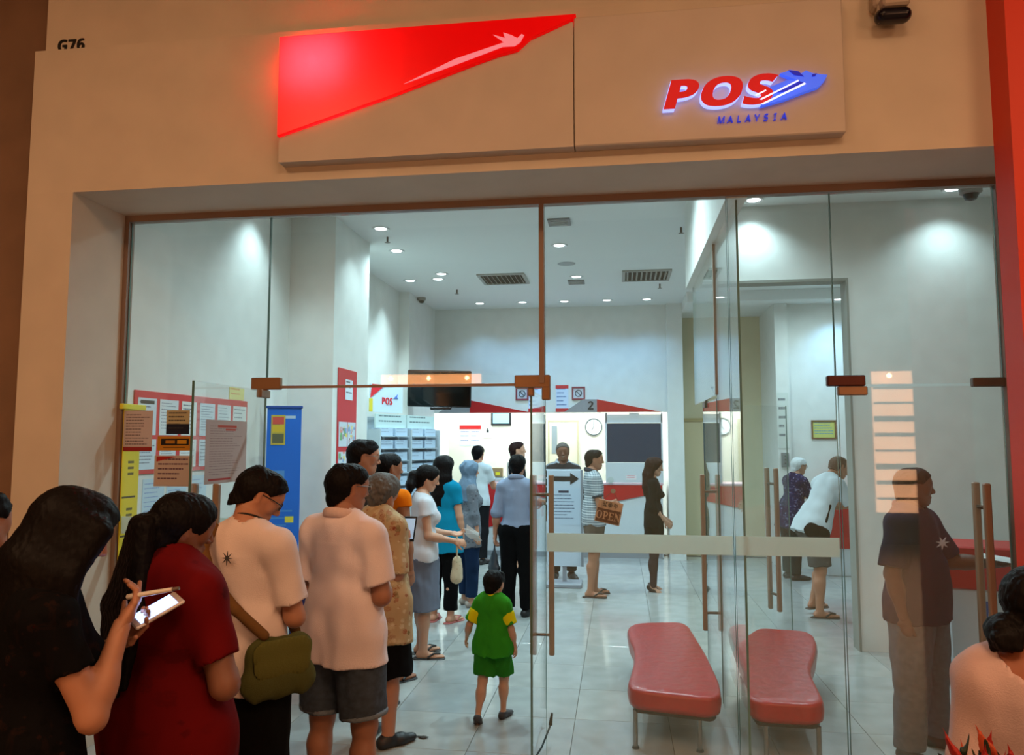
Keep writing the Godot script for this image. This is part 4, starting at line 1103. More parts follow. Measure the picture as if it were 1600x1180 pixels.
	part("panel", box(0.43, 1.20, 0.03, 0.004), mat("board_white", Color(0.80, 0.86, 0.92), 0.5), ab, Vector3(0, 0.84, 0))
	part("text_sheet", sheet(0.40, 0.46, 0.002), printed("arrow_board_text", board_text(), 0.6), ab, Vector3(0, 0.98, 0.0165))
	part("arrow", prism(poly([-0.16, -0.03, 0.05, -0.03, 0.05, -0.075, 0.16, 0.0, 0.05, 0.075, 0.05, 0.03, -0.16, 0.03]), 0.003), mat("arrow_black", Color(0.06, 0.08, 0.10), 0.5), ab, Vector3(0.03, 1.33, 0.016))
	part("side_strip", box(0.03, 1.2, 0.04), mat("board_grey", Color(0.55, 0.58, 0.62), 0.5), ab, Vector3(0.225, 0.84, 0))
	part("foot", box(0.44, 0.05, 0.36, 0.01), mat("board_grey", Color(0.55, 0.58, 0.62), 0.5), ab, Vector3(0, 0.025, 0))
	part("post", box(0.05, 0.3, 0.03), mat("board_grey", Color(0.55, 0.58, 0.62), 0.5), ab, Vector3(0, 0.17, -0.02))
	# OPEN board hanging on the glass
	var os := thing("open_sign", Vector3(-0.06, 1.395, -0.03), 0, "small brown wooden OPEN board hung askew inside the glass", "sign")
	os.rotation.z = deg_to_rad(-12)
	var wood := mottled("open_wood", Color(0.70, 0.59, 0.50), 0.6, 0.15, 6.0, 33, 0.2)
	part("board", box(0.145, 0.13, 0.012, 0.003), wood, os)
	for x in [-0.05, 0.05]: part("string", tube([Vector3(x, 0.06, 0.0), Vector3(0.0, 0.125, 0.012)], 0.0014, 5), mat("string_brown", Color(0.35, 0.25, 0.18), 0.8), os)
	part("suction_hook", lathe([[0.0, 0.0], [0.014, 0.0], [0.008, 0.008], [0.0, 0.01]], 12), mat("suction_clear", Color(0.6, 0.62, 0.6), 0.2), os, Vector3(0, 0.125, 0.022), Vector3(-PI / 2, 0, 0))
	part("dark_field", box(0.135, 0.075, 0.002), mat("open_dark", Color(0.32, 0.17, 0.12), 0.6), os, Vector3(0, -0.022, 0.0068))
	part("word", stretched(letters("OPEN", 0.044, 0.003, true, true), 0.82), wood, os, Vector3(0, -0.022, 0.009))
	# three characters above the word, in short strokes
	var tk := mat("open_ink", Color(0.16, 0.08, 0.06), 0.6)
	var chars := [[[0, 9, 10, 1], [2, 7, 1, 4], [7, 7, 1, 4], [1, 6, 9, 1], [3, 3, 5, 1], [3, 5, 5, 1], [1, 0, 8, 1], [1, 2, 8, 1], [1, 0, 1, 3], [8, 0, 1, 3]], [[3, 6, 1, 5], [6, 6, 1, 5], [0, 6, 10, 1], [1, 8, 1, 2], [8, 8, 1, 2], [0, 4, 10, 1], [1, 2, 8, 1], [4, 0, 1, 6], [2, 0, 1, 2], [7, 0, 1, 2]], [[1, 3, 1, 5], [8, 3, 1, 5], [1, 8, 8, 1], [1, 3, 8, 1], [4, 0, 1, 11]]]
	for i in 3:
		for q in chars[i]:
			part("stroke", box(q[2] * 0.0026, q[3] * 0.0026, 0.002), tk, os, Vector3(-0.043 + i * 0.031 + (q[0] + q[2] / 2.0) * 0.0026, 0.028 + (q[1] + q[3] / 2.0) * 0.0026, 0.007))
	# lobby desk with red top behind the guard
	var ds := thing("lobby_desk", Vector3(2.62, 0, -1.25), deg_to_rad(-14), "white lobby desk with a red upper band behind the guard", "desk")
	part("body", box(0.9, 0.82, 0.45, 0.01), mat("desk_white", Color(0.78, 0.82, 0.84), 0.45), ds, Vector3(0.05, 0.41, 0))
	part("red_band", box(0.92, 0.28, 0.47, 0.01), mat("counter_red", Color(0.72, 0.06, 0.07), 0.4), ds, Vector3(0.05, 0.96, 0))
	part("emblem", prism(poly([-0.02, -0.06, 0.02, -0.06, 0.03, 0.07, -0.01, 0.07]), 0.003), mat("emblem_blue", Color(0.20, 0.32, 0.62), 0.5), ds, Vector3(-0.2, 0.68, 0.226))
	part("emblem", prism(poly([-0.02, -0.06, 0.02, -0.05, 0.05, 0.04, 0.01, 0.02]), 0.003), mat("emblem_blue", Color(0.20, 0.32, 0.62), 0.5), ds, Vector3(-0.08, 0.66, 0.226))
	# litter by the threshold
	for q in [[-1.345, -0.22, 0.2, "left"], [-1.205, -0.26, -0.25, "right"]]:
		single("dry_leaf", blob([bone(Vector3(-0.035, 0, 0), 0.008, Vector3(0.01, 0.003, 0.006), 0.02, 0.01, Vector3.UP, 0.22), bone(Vector3(0.01, 0.003, 0.006), 0.018, Vector3(0.05, 0.004, -0.004), 0.004, 0.01, Vector3.UP, 0.25)], 0.0035), mat("litter_brown", Color(0.20, 0.17, 0.14), 0.8), Vector3(q[0], 0.005, q[1]), Vector3(0, q[2], 0), "small dark scrap of litter on the tiles, %s of two" % q[3], "litter", "scraps of litter")

func inset(p: PackedVector2Array, d: float) -> PackedVector2Array:
	var r := Geometry2D.offset_polygon(p, -d)
	return r[0] if r.size() else p

func cushion(p: PackedVector2Array, h: float) -> ArrayMesh:   # rounded upholstered slab on the outline p (x, -z)
	if Geometry2D.is_polygon_clockwise(p): p.reverse()
	# resample the outline densely and smooth it
	var q := PackedVector2Array()
	for i in p.size():
		var a := p[i]; var b := p[(i + 1) % p.size()]
		var n := maxi(1, int(a.distance_to(b) / 0.03))
		for k in n: q.append(a.lerp(b, float(k) / n))
	for pass_ in 3:
		var r := PackedVector2Array(q)
		for i in q.size(): r[i] = q[i] * 0.5 + (q[(i + 1) % q.size()] + q[(i - 1 + q.size()) % q.size()]) * 0.25
		q = r
	var n := q.size()
	var nor := PackedVector2Array()
	for i in n:
		var t := (q[(i + 1) % n] - q[(i - 1 + n) % n]).normalized()
		nor.append(Vector2(t.y, -t.x))
	var V := PackedVector3Array(); var N := PackedVector3Array(); var I := PackedInt32Array()
	var rings := [[0.02, 0.0, -0.9], [0.004, 0.012, -0.5], [0.0, 0.035, 0.0], [-0.004, h * 0.5, 0.0], [0.0, h - 0.035, 0.0], [0.008, h - 0.014, 0.6], [0.026, h - 0.002, 0.9], [0.06, h + 0.004, 1.0]]
	for r in rings:
		for i in n:
			var o: Vector2 = q[i] - nor[i] * r[0]
			V.append(Vector3(o.x, r[1], -o.y))
			N.append(Vector3(nor[i].x * (1.0 - absf(r[2])), r[2], -nor[i].y * (1.0 - absf(r[2]))).normalized())
	for r in rings.size() - 1:
		for i in n:
			var a := r * n + i; var b := r * n + (i + 1) % n
			I.append_array([a, a + n, b, b, a + n, b + n])
	var top := PackedVector2Array()
	for i in n: top.append(q[i] - nor[i] * 0.06)
	var base := (rings.size() - 1) * n
	var tr := Geometry2D.triangulate_polygon(top)
	for k in range(0, tr.size(), 3): I.append_array([base + tr[k], base + tr[k + 2], base + tr[k + 1]])
	return smooth_mesh(V, N, I)

func blue_image() -> Image:
	var im := Image.create_empty(48, 256, false, Image.FORMAT_RGB8)
	im.fill(Color(0.02, 0.43, 0.86))
	im.fill_rect(Rect2i(6, 10, 34, 4), Color(0.65, 0.8, 0.9))
	im.fill_rect(Rect2i(6, 80, 20, 10), Color(0.3, 0.58, 0.85))
	for i in 4: im.fill_rect(Rect2i(6, 130 + i * 9, 32 - i * 4, 2), Color(0.25, 0.55, 0.85))
	im.fill_rect(Rect2i(28, 138, 12, 8), Color(0.85, 0.85, 0.3))
	im.fill_rect(Rect2i(6, 190, 36, 30), Color(0.10, 0.45, 0.85))
	return im

func board_text() -> Image:
	var im := paper_image(80, 96, Color(0.78, 0.85, 0.92), 9, 170, Color(0.28, 0.34, 0.45))
	im.fill_rect(Rect2i(0, 0, 80, 16), Color(0.78, 0.85, 0.92))
	im.fill_rect(Rect2i(26, 6, 26, 6), Color(0.12, 0.16, 0.26))
	return im
# ---------------------------------------------------------------- people
func hand_items(wrist: Vector3, d: Vector3, pn: Vector3, side: float, curl: float, z: float, point := false) -> Array:
	d = d.normalized()
	pn = (pn - d * pn.dot(d)).normalized()
	var ac := d.cross(pn).normalized() * side   # towards the thumb
	var it := [
		bone(wrist - d * 0.02 * z, 0.026 * z, wrist + d * 0.03 * z, 0.031 * z, 0.012, pn, 0.72),
		bone(wrist + d * 0.03 * z + ac * 0.004, 0.036 * z, wrist + d * 0.075 * z, 0.036 * z, 0.012, pn, 0.42)]
	var lens := [0.072, 0.08, 0.074, 0.058]
	for i in 4:
		var c := curl if not (point and i == 0) else 0.25
		var b := wrist + d * (0.088 - 0.006 * absf(i - 1.2)) * z + ac * (0.029 - 0.0195 * i) * z
		var d1 := (d * cos(c * 0.6) + pn * sin(c * 0.6)).normalized()
		var d2 := (d * cos(c * 1.5) + pn * sin(c * 1.5)).normalized()
		var m: Vector3 = b + d1 * lens[i] * 0.52 * z
		it.append(bone(b - d * 0.012 * z, 0.0098 * z, m, 0.0088 * z, 0.004))
		it.append(bone(m, 0.0088 * z, m + d2 * lens[i] * 0.5 * z, 0.0072 * z, 0.003))
	var tb := wrist + d * 0.03 * z + ac * 0.03 * z
	var td := (d * 0.72 + ac * 0.62 + pn * 0.35).normalized()
	var tm := tb + td * 0.04 * z
	it.append(bone(tb, 0.0145 * z, tm, 0.0105 * z, 0.009))
	it.append(bone(tm, 0.0105 * z, tm + (d * 0.9 + ac * 0.15 + pn * 0.4).normalized() * 0.032 * z, 0.008 * z, 0.004))
	return it

func moved(items: Array, t: Transform3D, z := 1.0) -> Array:
	var out := []
	for it in items:
		var q: Array = it.duplicate()
		q[1] = t * (q[1] * z)
		if q[0] == 0:
			q[2] *= z; q[4] *= z; q[5] *= z
			q[3] = t * (q[3] * z)
			q[6] = t.basis * q[6]
		elif q[0] == 1:
			q[2] = t.basis * q[2]
		else: q[2] *= z
		out.append(q)
	return out

func head_items(fem: bool, child: bool) -> Array:
	var jaw := 0.9 if fem else 1.0
	var V := func(x, y, zz): return Vector3(x, y, zz)
	var it := [
		bone(V.call(0, 0.03, -0.028), 0.079, V.call(0, 0.034, 0.018), 0.077, 0.02),
		bone(V.call(0, 0.0, 0.026), 0.066, V.call(0, -0.058, 0.038), 0.05 * jaw, 0.03),
		bone(V.call(0, -0.084, 0.058), 0.025 * jaw, V.call(0, -0.088, 0.062), 0.024 * jaw, 0.03),
		bone(V.call(-0.028, 0.03, 0.072), 0.016, V.call(0.028, 0.03, 0.072), 0.016, 0.02),
		bone(V.call(0, 0.012, 0.09), 0.007, V.call(0, -0.024, 0.107), 0.011, 0.012),
		bone(V.call(-0.012, -0.03, 0.095), 0.008, V.call(0.012, -0.03, 0.095), 0.008, 0.008),
		bone(V.call(-0.018, -0.056, 0.082), 0.009, V.call(0.018, -0.056, 0.082), 0.009, 0.014)]
	for s in [-1.0, 1.0]:
		it.append(bone(V.call(0.052 * s, -0.03, 0.0), 0.026, V.call(0.026 * s, -0.082, 0.046), 0.022, 0.03))
		it.append(bone(V.call(0.042 * s, -0.008, 0.062), 0.02, V.call(0.04 * s, -0.02, 0.06), 0.02, 0.02))
		it.append(bone(V.call(0.08 * s, 0.02, -0.012), 0.015, V.call(0.076 * s, -0.022, -0.002), 0.01, 0.008, Vector3(1, 0, 0), 0.5))
	if child:
		it[2] = bone(V.call(0, -0.078, 0.05), 0.024, V.call(0, -0.08, 0.052), 0.024, 0.03)
	return it

func hair_items(kind: String, rng: RandomNumberGenerator) -> Array:
	var it := []
	var P := func(x, y, zz): return Vector3(x, y, zz)
	var grow := 0.010
	match kind:
		"bald": grow = 0.004
		"cropped": grow = 0.006
		"curly", "long", "bob": grow = 0.018
	it.append(bone(P.call(0, 0.03, -0.03), 0.079 + grow, P.call(0, 0.036, 0.018), 0.077 + grow, 0.02))
	it.append(bone(P.call(0, 0.0, -0.035), 0.073 + grow * 0.6, P.call(0, -0.05, -0.045), 0.056 + grow * 0.3, 0.03))
	if kind != "bald": it.append(bone(P.call(0, -0.055, -0.052), 0.05, P.call(0, -0.075, -0.05), 0.044, 0.02))
	if kind in ["short", "curly", "tuft"]:
		for i in 14:
			var a := rng.randf() * TAU
			var p := Vector3(cos(a) * 0.05, 0.075 + rng.randf() * 0.022, sin(a) * 0.055 - 0.005)
			it.append(bone(p, 0.02, p + Vector3(rng.randf() - 0.5, 0.15, rng.randf() - 0.5) * 0.03, 0.012, 0.02))
	if kind == "curly":
		for i in 70:
			var d := Vector3(rng.randfn(), rng.randfn(), rng.randfn() - 0.3).normalized()
			var p := Vector3(0, 0.0, -0.025) + d * Vector3(0.09, 0.105, 0.1)
			it.append(bone(p, 0.017, p + d * 0.004, 0.014, 0.012))
	# hairline: from the brow down past the ear to the nape
	match kind:
		"long", "ponytail", "bun", "bob", "curly":
			it.append([1, Vector3(0, 0.062, 0.088), Vector3(0, -0.5, 0.87).normalized()])
		"scarf":
			pass
		"bald":
			it.append([1, Vector3(0, 0.03, 0.02), Vector3(0, 0.2, 0.98).normalized()])
			it.append([1, Vector3(0, -0.052, 0.0), Vector3(0, -1, 0)])
		_:
			it.append([1, Vector3(0, 0.070, 0.085), Vector3(0, -0.165, 0.160).normalized()])
			for x in [-1.0, 1.0]: it.append([2, Vector3(0.094 * x, -0.012, 0.012), 0.04])
	return it

func eyes_for(o: Node3D, t: Transform3D, z: float, hairm: Material, smile := false) -> void:
	if not cache.has("eyeball"):
		var sm := SphereMesh.new(); sm.radius = 1.0; sm.height = 2.0; sm.radial_segments = 14; sm.rings = 8
		cache["eyeball"] = sm
	for s in [-1.0, 1.0]:
		var e := part("eye", cache["eyeball"], mat("eye_white", Color(0.72, 0.68, 0.64), 0.3), o)
		e.transform = Transform3D(t.basis.scaled_local(Vector3(0.0135, 0.0065, 0.008) * z), t * (Vector3(0.031 * s, 0.009, 0.0805) * z))
		var ir := part("iris", cache["eyeball"], mat("iris_dark", Color(0.06, 0.04, 0.03), 0.2), e)
		ir.transform = Transform3D(Basis().scaled(Vector3(0.45, 0.9, 0.5)), Vector3(0, 0, 0.65))
		var b := part("eyebrow", cache["eyeball"], hairm, o)
		b.transform = Transform3D((t.basis * Basis(Vector3.BACK, -0.12 * s)).scaled_local(Vector3(0.02, 0.0035, 0.006) * z), t * (Vector3(0.031 * s, 0.031, 0.0865) * z))
	var lp := part("mouth", cache["eyeball"], mat("lips", Color(0.50, 0.24, 0.20), 0.5), o)
	lp.transform = Transform3D(t.basis.scaled_local(Vector3(0.024, 0.0075, 0.007) * z), t * (Vector3(0, -0.056, 0.088) * z))
	if smile:
		var th := part("teeth", cache["eyeball"], mat("teeth", Color(0.85, 0.83, 0.78), 0.3), o)
		th.transform = Transform3D(t.basis.scaled_local(Vector3(0.017, 0.004, 0.006) * z), t * (Vector3(0, -0.055, 0.0915) * z))

# s holds: at, turn, h, fem, w (girth), lean, head [turn, bow, tilt], arms {l, r: [upper dir, fore dir, palm normal, curl]}, legs {l, r: [thigh dir, shin dir]}, clothes
func person(s: Dictionary) -> Node3D:
	var o := thing("person", s.at, s.turn, s.label, "person", s.get("group", ""))
	var rng := RandomNumberGenerator.new()
	rng.seed = hash(s.label)
	var u: float = s.h / 1.7
	var fem: bool = s.get("fem", false)
	var child: bool = s.get("child", false)
	var w: float = s.get("w", 1.0) * u
	var c: float = s.get("cell", 0.016)
	var hc: float = s.get("hcell", 0.007)
	var lean: float = s.get("lean", 0.0)
	var hz: float = u * (1.0 if not child else 1.38)   # head size
	# joints
	var pel := Vector3(0, 0.93, 0) * u
	var L := Transform3D(Basis(Vector3.RIGHT, lean), pel) * Transform3D(Basis(), -pel)
	var zf := L.basis * Vector3(0, 0, 1)
	var sw := (0.142 if fem else 0.164) * lerpf(1.0, s.get("w", 1.0), 0.6)
	if child: sw = 0.15
	var J := {}
	for sd in [["l", 1.0], ["r", -1.0]]:
		var k: String = sd[0]
		var x: float = sd[1]
		J["hip" + k] = Vector3(x * (0.085 if fem else 0.09) * lerpf(1.0, s.get("w", 1.0), 0.7), 0.88, 0) * u
		var lg: Array = s.get("legs", {}).get(k, [Vector3(x * 0.03, -1, 0.02), Vector3(0, -1, -0.03)])
		J["knee" + k] = J["hip" + k] + (lg[0] as Vector3).normalized() * 0.4 * u
		J["ank" + k] = J["knee" + k] + (lg[1] as Vector3).normalized() * 0.4 * u
		J["sh" + k] = L * (Vector3(x * sw, 1.365, -0.012) * u)
		var ar: Array = s.get("arms", {}).get(k, [Vector3(x * 0.16, -1, 0.0), Vector3(x * 0.03, -1, 0.16), Vector3(-x, 0, 0), 0.7])
		J["elb" + k] = J["sh" + k] + (ar[0] as Vector3).normalized() * 0.285 * u
		J["wri" + k] = J["elb" + k] + (ar[1] as Vector3).normalized() * 0.245 * u
		J["hdir" + k] = (ar[4] as Vector3) if ar.size() > 4 else (ar[1] as Vector3)
		J["palm" + k] = ar[2]
		J["curl" + k] = ar[3]
	var drop: float = minf(J.ankl.y, J.ankr.y) - 0.072 * u
	var down := Vector3(0, -drop, 0)
	for k in J.keys():
		if not (k.begins_with("hdir") or k.begins_with("palm") or k.begins_with("curl")): J[k] += down
	var at_ := func(x: float, y: float, z: float) -> Vector3: return L * (Vector3(x, y, z) * u) + down
	var nb: Vector3 = at_.call(0, 1.43, -0.02)
	var hd: Array = s.get("head", [0.0, 0.0, 0.0])
	var hb := Basis(Vector3.UP, hd[0]) * Basis(Vector3.RIGHT, lean * 0.5 + hd[1]) * Basis(Vector3.BACK, hd[2])
	var hcen: Vector3 = nb + Basis(Vector3.RIGHT, lean + hd[1] * 0.55) * Vector3(0, (0.162 if not child else 0.17) * u, 0.03 * u)
	var ht := Transform3D(hb, hcen)
	s["head_transform"] = ht
	s["head_size"] = hz
	s["joints"] = J
	var dirs := {}
	# ------ the body, one continuous skin
	var torso := [
		bone(J.hipl + Vector3(0, 0.03, 0) * u, 0.098 * w, J.hipr + Vector3(0, 0.03, 0) * u, 0.098 * w, 0.05, Vector3(0, 0, 1), 0.95),
		bone(at_.call(0, 0.95, 0), 0.135 * w, at_.call(0, 1.08, 0.005), (0.112 if fem else 0.128) * w, 0.05, zf, 0.74),
		bone(at_.call(0, 1.08, 0.005), (0.112 if fem else 0.128) * w, at_.call(0, 1.27, 0.0), 0.142 * w, 0.05, zf, 0.70),
		bone(at_.call(0, 1.27, 0.0), 0.142 * w, at_.call(0, 1.36, -0.012), 0.115 * w, 0.05, zf, 0.62),
		bone(J.shl + (J.shr - J.shl) * 0.06, 0.05 * w, J.shr + (J.shl - J.shr) * 0.06, 0.05 * w, 0.05),
		bone(at_.call(0.03, 1.405, -0.03), 0.048 * w, at_.call(sw * 0.82, 1.378, -0.018), 0.044 * w, 0.04),
		bone(at_.call(-0.03, 1.405, -0.03), 0.048 * w, at_.call(-sw * 0.82, 1.378, -0.018), 0.044 * w, 0.04),
		bone(at_.call(0, 1.36, -0.02), 0.075 * w, nb + (hcen - nb) * 0.2, (0.05 if fem else 0.058) * u, 0.05)]
	if fem:
		for x in [-1.0, 1.0]: torso.insert(4, bone(at_.call(0.065 * x, 1.24, 0.075), 0.056 * w, at_.call(0.065 * x, 1.235, 0.085), 0.05 * w, 0.04))
	if s.has("belly"): torso.insert(4, bone(at_.call(0, 1.02, 0.06), 0.10 * w * s.belly, at_.call(0, 1.12, 0.06), 0.09 * w * s.belly, 0.06))
	var sk := torso.duplicate()
	sk.append(bone(nb, (0.05 if fem else 0.058) * u, hcen + hb * Vector3(0, -0.04, -0.02) * hz, (0.046 if fem else 0.054) * hz, 0.03))
	var aw := lerpf(1.0, s.get("w", 1.0), 0.7) * u * (0.88 if fem else 1.0)
	var lw := lerpf(1.0, s.get("w", 1.0), 0.8) * u * (1.0 if not child else 0.85)
	if child: aw *= 0.8
	for k in ["l", "r"]:
		sk.append(bone(J["sh" + k], 0.05 * aw, J["elb" + k], 0.041 * aw, 0.035))
		sk.append(bone(J["elb" + k], 0.041 * aw, J["wri" + k], 0.0275 * aw, 0.02))
		sk.append(bone(J["elb" + k] * 0.7 + J["wri" + k] * 0.3, 0.04 * aw, J["elb" + k] * 0.6 + J["wri" + k] * 0.4, 0.037 * aw, 0.03))
		sk.append(bone(J["hip" + k], 0.092 * lw, J["knee" + k], 0.056 * lw, 0.05))
		sk.append(bone(J["knee" + k], 0.054 * lw, J["ank" + k], 0.036 * lw, 0.03))
		var cf: Vector3 = J["knee" + k] * 0.68 + J["ank" + k] * 0.32
		sk.append(bone(cf + Vector3(0, 0, -0.016) * u, 0.052 * lw, cf + Vector3(0, -0.05, -0.012) * u, 0.046 * lw, 0.04))
		var fy: float = (0.25 if k == "l" else -0.25)
		var fd := Vector3(sin(fy), 0, cos(fy))
		var tip: float = s.get("tiptoe", {}).get(k, 0.0)
		fd = (fd * cos(tip) - Vector3(0, sin(tip), 0)).normalized()
		dirs[k] = fd
		var an: Vector3 = J["ank" + k]
		var fup := fd.cross(Vector3.UP).cross(fd).normalized()
		sk.append(bone(an - fd * 0.035 * u - fup * 0.038 * u, 0.032 * u, an + fd * 0.09 * u - fup * 0.045 * u, 0.030 * u, 0.03))
		sk.append(bone(an + fd * 0.09 * u - fup * 0.046 * u, 0.037 * u, an + fd * 0.165 * u - fup * 0.054 * u, 0.03 * u, 0.03, fup, 0.55))
	var V := PackedVector3Array(); var N := PackedVector3Array(); var I := PackedInt32Array()
	nets(sk, c, V, N, I)
	nets(moved(head_items(fem, child), ht, hz) + [bone(nb + (hcen - nb) * 0.15, (0.049 if fem else 0.057) * u, hcen + hb * Vector3(0, -0.04, -0.02) * hz, (0.046 if fem else 0.054) * hz, 0.025)], hc, V, N, I)
	for k in ["l", "r"]:
		var hcc: float = s.get("handcell", {}).get(k, hc * 0.85)
		if hcc > 0.0:
			nets(hand_items(J["wri" + k], J["hdir" + k], J["palm" + k], 1.0 if k == "l" else -1.0, J["curl" + k], u * (0.92 if fem else 1.0) * (0.85 if child else 1.0), s.get("point", "") == k), minf(hcc, 0.0062), V, N, I)
	var skm := skin("skin_%s" % s.skin.to_html(false), s.skin)
	var bd := part("body", smooth_mesh(V, N, I), skm, o)
	# ------ hair
	var hr: Dictionary = s.hair
	var hm: Material = hr.m
	if hr.kind == "scarf":
		var sc := moved([bone(Vector3(0, 0.03, -0.03), 0.098, Vector3(0, 0.036, 0.012), 0.094, 0.02), bone(Vector3(0, 0, 0.0), 0.09, Vector3(0, -0.09, 0.0), 0.08, 0.04)], ht, hz)
		sc.append(bone(hcen + hb * Vector3(0, -0.1, -0.01) * hz, 0.09 * u, at_.call(0, 1.36, 0.0), 0.15 * u, 0.05, zf, 0.75))
		sc.append(bone(at_.call(0.0, 1.38, -0.03), 0.14 * u, at_.call(0, 1.24, -0.03), 0.15 * u, 0.04, zf, 0.7, true))
		sc.append([2, ht * (Vector3(0, -0.015, 0.12) * hz), 0.078 * hz])
		part("headscarf", blob(sc, c * 0.7, 0.012, 16.0), hm, o)
	else:
		var hi := moved(hair_items(hr.kind, rng), ht, hz)
		match hr.kind:
			"long":
				var n := 16
				var wide: float = hr.get("wide", 1.0)
				for i in n:
					var f := float(i) / (n - 1) * 2.0 - 1.0
					var side := f * 0.088 * wide
					var zb: float = -0.085 + hr.get("front", 0.06) * f * f
					var a := ht * (Vector3(side * 0.9, 0.03, zb + 0.01) * hz)
					var b := ht * (Vector3(side * 1.05, -0.11, zb - 0.012) * hz)
					var ln: float = hr.len * (1.0 - 0.28 * f * f) * rng.randf_range(0.9, 1.04)
					var e: Vector3 = b + Vector3(side * 0.25 * hz + hr.get("sway", 0.0) * ln, -ln, -0.02 * u) * 1.0
					hi.append(bone(a, 0.034 * hz, b, 0.034 * hz, 0.025))
					hi.append(bone(b, 0.034 * hz, b.lerp(e, 0.6), 0.03 * hz, 0.022))
					hi.append(bone(b.lerp(e, 0.6), 0.03 * hz, e, 0.009 * hz, 0.016))
			"bob":
				for i in 14:
					var f := float(i) / 13.0 * 2.0 - 1.0
					var a := ht * (Vector3(f * 0.085, 0.03, -0.08 + 0.07 * f * f) * hz)
					hi.append(bone(a, 0.028 * hz, ht * (Vector3(f * 0.092, -0.10, -0.075 + 0.06 * f * f) * hz), 0.022 * hz, 0.015))
			"ponytail":
				var a := ht * (Vector3(0, hr.get("high", 0.0), -0.105) * hz)
				var dn: Vector3 = Vector3(hr.get("sway", 0.0), -1, -0.12).normalized() * hr.len
				hi.append(bone(a, 0.03 * hz, a + hb * Vector3(0, -0.01, -0.03) * hz, 0.028 * hz, 0.02))
				for i in 5:
					var sx: float = (i - 2) * 0.013 * hr.get("wide", 1.0)
					var p := a + hb * Vector3(sx, -0.02, -0.025) * hz
					var q: Vector3 = p + dn * 0.5 + Vector3(sx * 1.2, 0, -0.015)
					hi.append(bone(p, 0.03 * hz, q, 0.032 * hz, 0.03))
					hi.append(bone(q, 0.032 * hz, q + dn * rng.randf_range(0.42, 0.55), 0.012, 0.028))
			"bun":
				for i in 18:
					var d := Vector3(rng.randfn(), rng.randfn() * 0.8, rng.randfn()).normalized()
					var p: Vector3 = ht * ((Vector3(hr.get("bx", 0.0), hr.get("by", -0.06), -0.105) + d * 0.03) * hz)
					hi.append(bone(p, 0.026 * hz, p + hb * d * 0.018 * hz, 0.012 * hz, 0.022))
		var hmesh := part("hair", blob(hi, hr.get("cell", hc), hr.get("fold", 0.003), 60.0), hm, o)
		if hr.kind == "ponytail" and hr.has("tie"):
			part("hair_clip", blob([bone(ht * (Vector3(-0.02, hr.get("high", 0.0), -0.125) * hz), 0.024 * hz, ht * (Vector3(0.02, hr.get("high", 0.0), -0.125) * hz), 0.024 * hz, 0.01)], 0.006), hr.tie, hmesh)
	if s.has("face"): eyes_for(o, ht, hz, hm if hr.kind != "scarf" else mat("brow_dark", Color(0.03, 0.02, 0.02)), s.face == "smile")
	if s.has("glasses"):
		var pts := []
		for x in [-1.0, 1.0]:
			pts = []
			for i in 17:
				var a := TAU * i / 16.0
				pts.append(ht * (Vector3(0.032 * x + 0.024 * cos(a), 0.008 + 0.017 * sin(a), 0.099) * hz))
			part("spectacle_rim", tube(pts, 0.0022, 6), s.glasses, o)
			part("spectacle_arm", tube([ht * (Vector3(0.056 * x, 0.014, 0.098) * hz), ht * (Vector3(0.08 * x, 0.016, 0.05) * hz), ht * (Vector3(0.082 * x, 0.012, -0.02) * hz)], 0.0022, 6), s.glasses, o)
		part("spectacle_bridge", tube([ht * (Vector3(-0.009, 0.01, 0.1) * hz), ht * (Vector3(0.009, 0.01, 0.1) * hz)], 0.002, 6), s.glasses, o)
	# ------ shirt
	var tp: Dictionary = s.top
	var lo: float = tp.get("loose", 0.016)
	var shirt := []
	for b in torso.slice(0, torso.size() - 1):
		var q: Array = b.duplicate()
		q[2] += lo * u; q[4] += lo * u
		shirt.append(q)
	shirt.append(bone(at_.call(0, 1.34, -0.015), 0.095 * w, at_.call(0, 1.415, -0.02), 0.062 * w, 0.05))
	var hem: Vector3 = at_.call(0, tp.get("hem", 0.84), 0)
	if tp.get("hem", 0.84) < 0.93:
		for x in [-1.0, 1.0]:
			shirt.append(bone(at_.call(0.05 * x, 1.03, 0), 0.112 * w + lo * u, at_.call((0.062 + tp.get("spread", 0.0)) * x, tp.get("hem", 0.84) - 0.05, 0), 0.128 * w + lo * u * 1.4, 0.05, zf, 0.9))
	shirt.append([1, hem, L.basis * Vector3(tp.get("hem_tilt", 0.0), -1, 0).normalized()])
	var slv: float = tp.get("sleeve", 0.62)
	for k in ["l", "r"]:
		if slv <= 0.0: continue
		var a: Vector3 = J["sh" + k]
		var e: Vector3 = J["elb" + k]
		if slv <= 1.0:
			shirt.append(bone(a, 0.053 * aw + lo * u * 0.8, a.lerp(e, slv), 0.052 * aw + tp.get("flare", 0.012) * u, 0.03, Vector3.ZERO, 1.0, true))
		else:
			shirt.append(bone(a, 0.053 * aw + lo * u * 0.8, e, 0.046 * aw + 0.014 * u, 0.03))
			shirt.append(bone(e, 0.046 * aw + 0.012 * u, e.lerp(J["wri" + k], slv - 1.0), 0.034 * aw + 0.012 * u, 0.02, Vector3.ZERO, 1.0, true))
	var neck_r: float = tp.get("neck", 0.068)
	shirt.append([2, nb + L.basis * Vector3(0, tp.get("neck_up", 0.048), tp.get("neck_z", 0.022)) * u, neck_r * u])
	var st := part(tp.get("name", "shirt"), blob(shirt, tp.get("cell", c * 0.85), tp.get("fold", 0.012), tp.get("freq", 6.0) / u), tp.m, o)
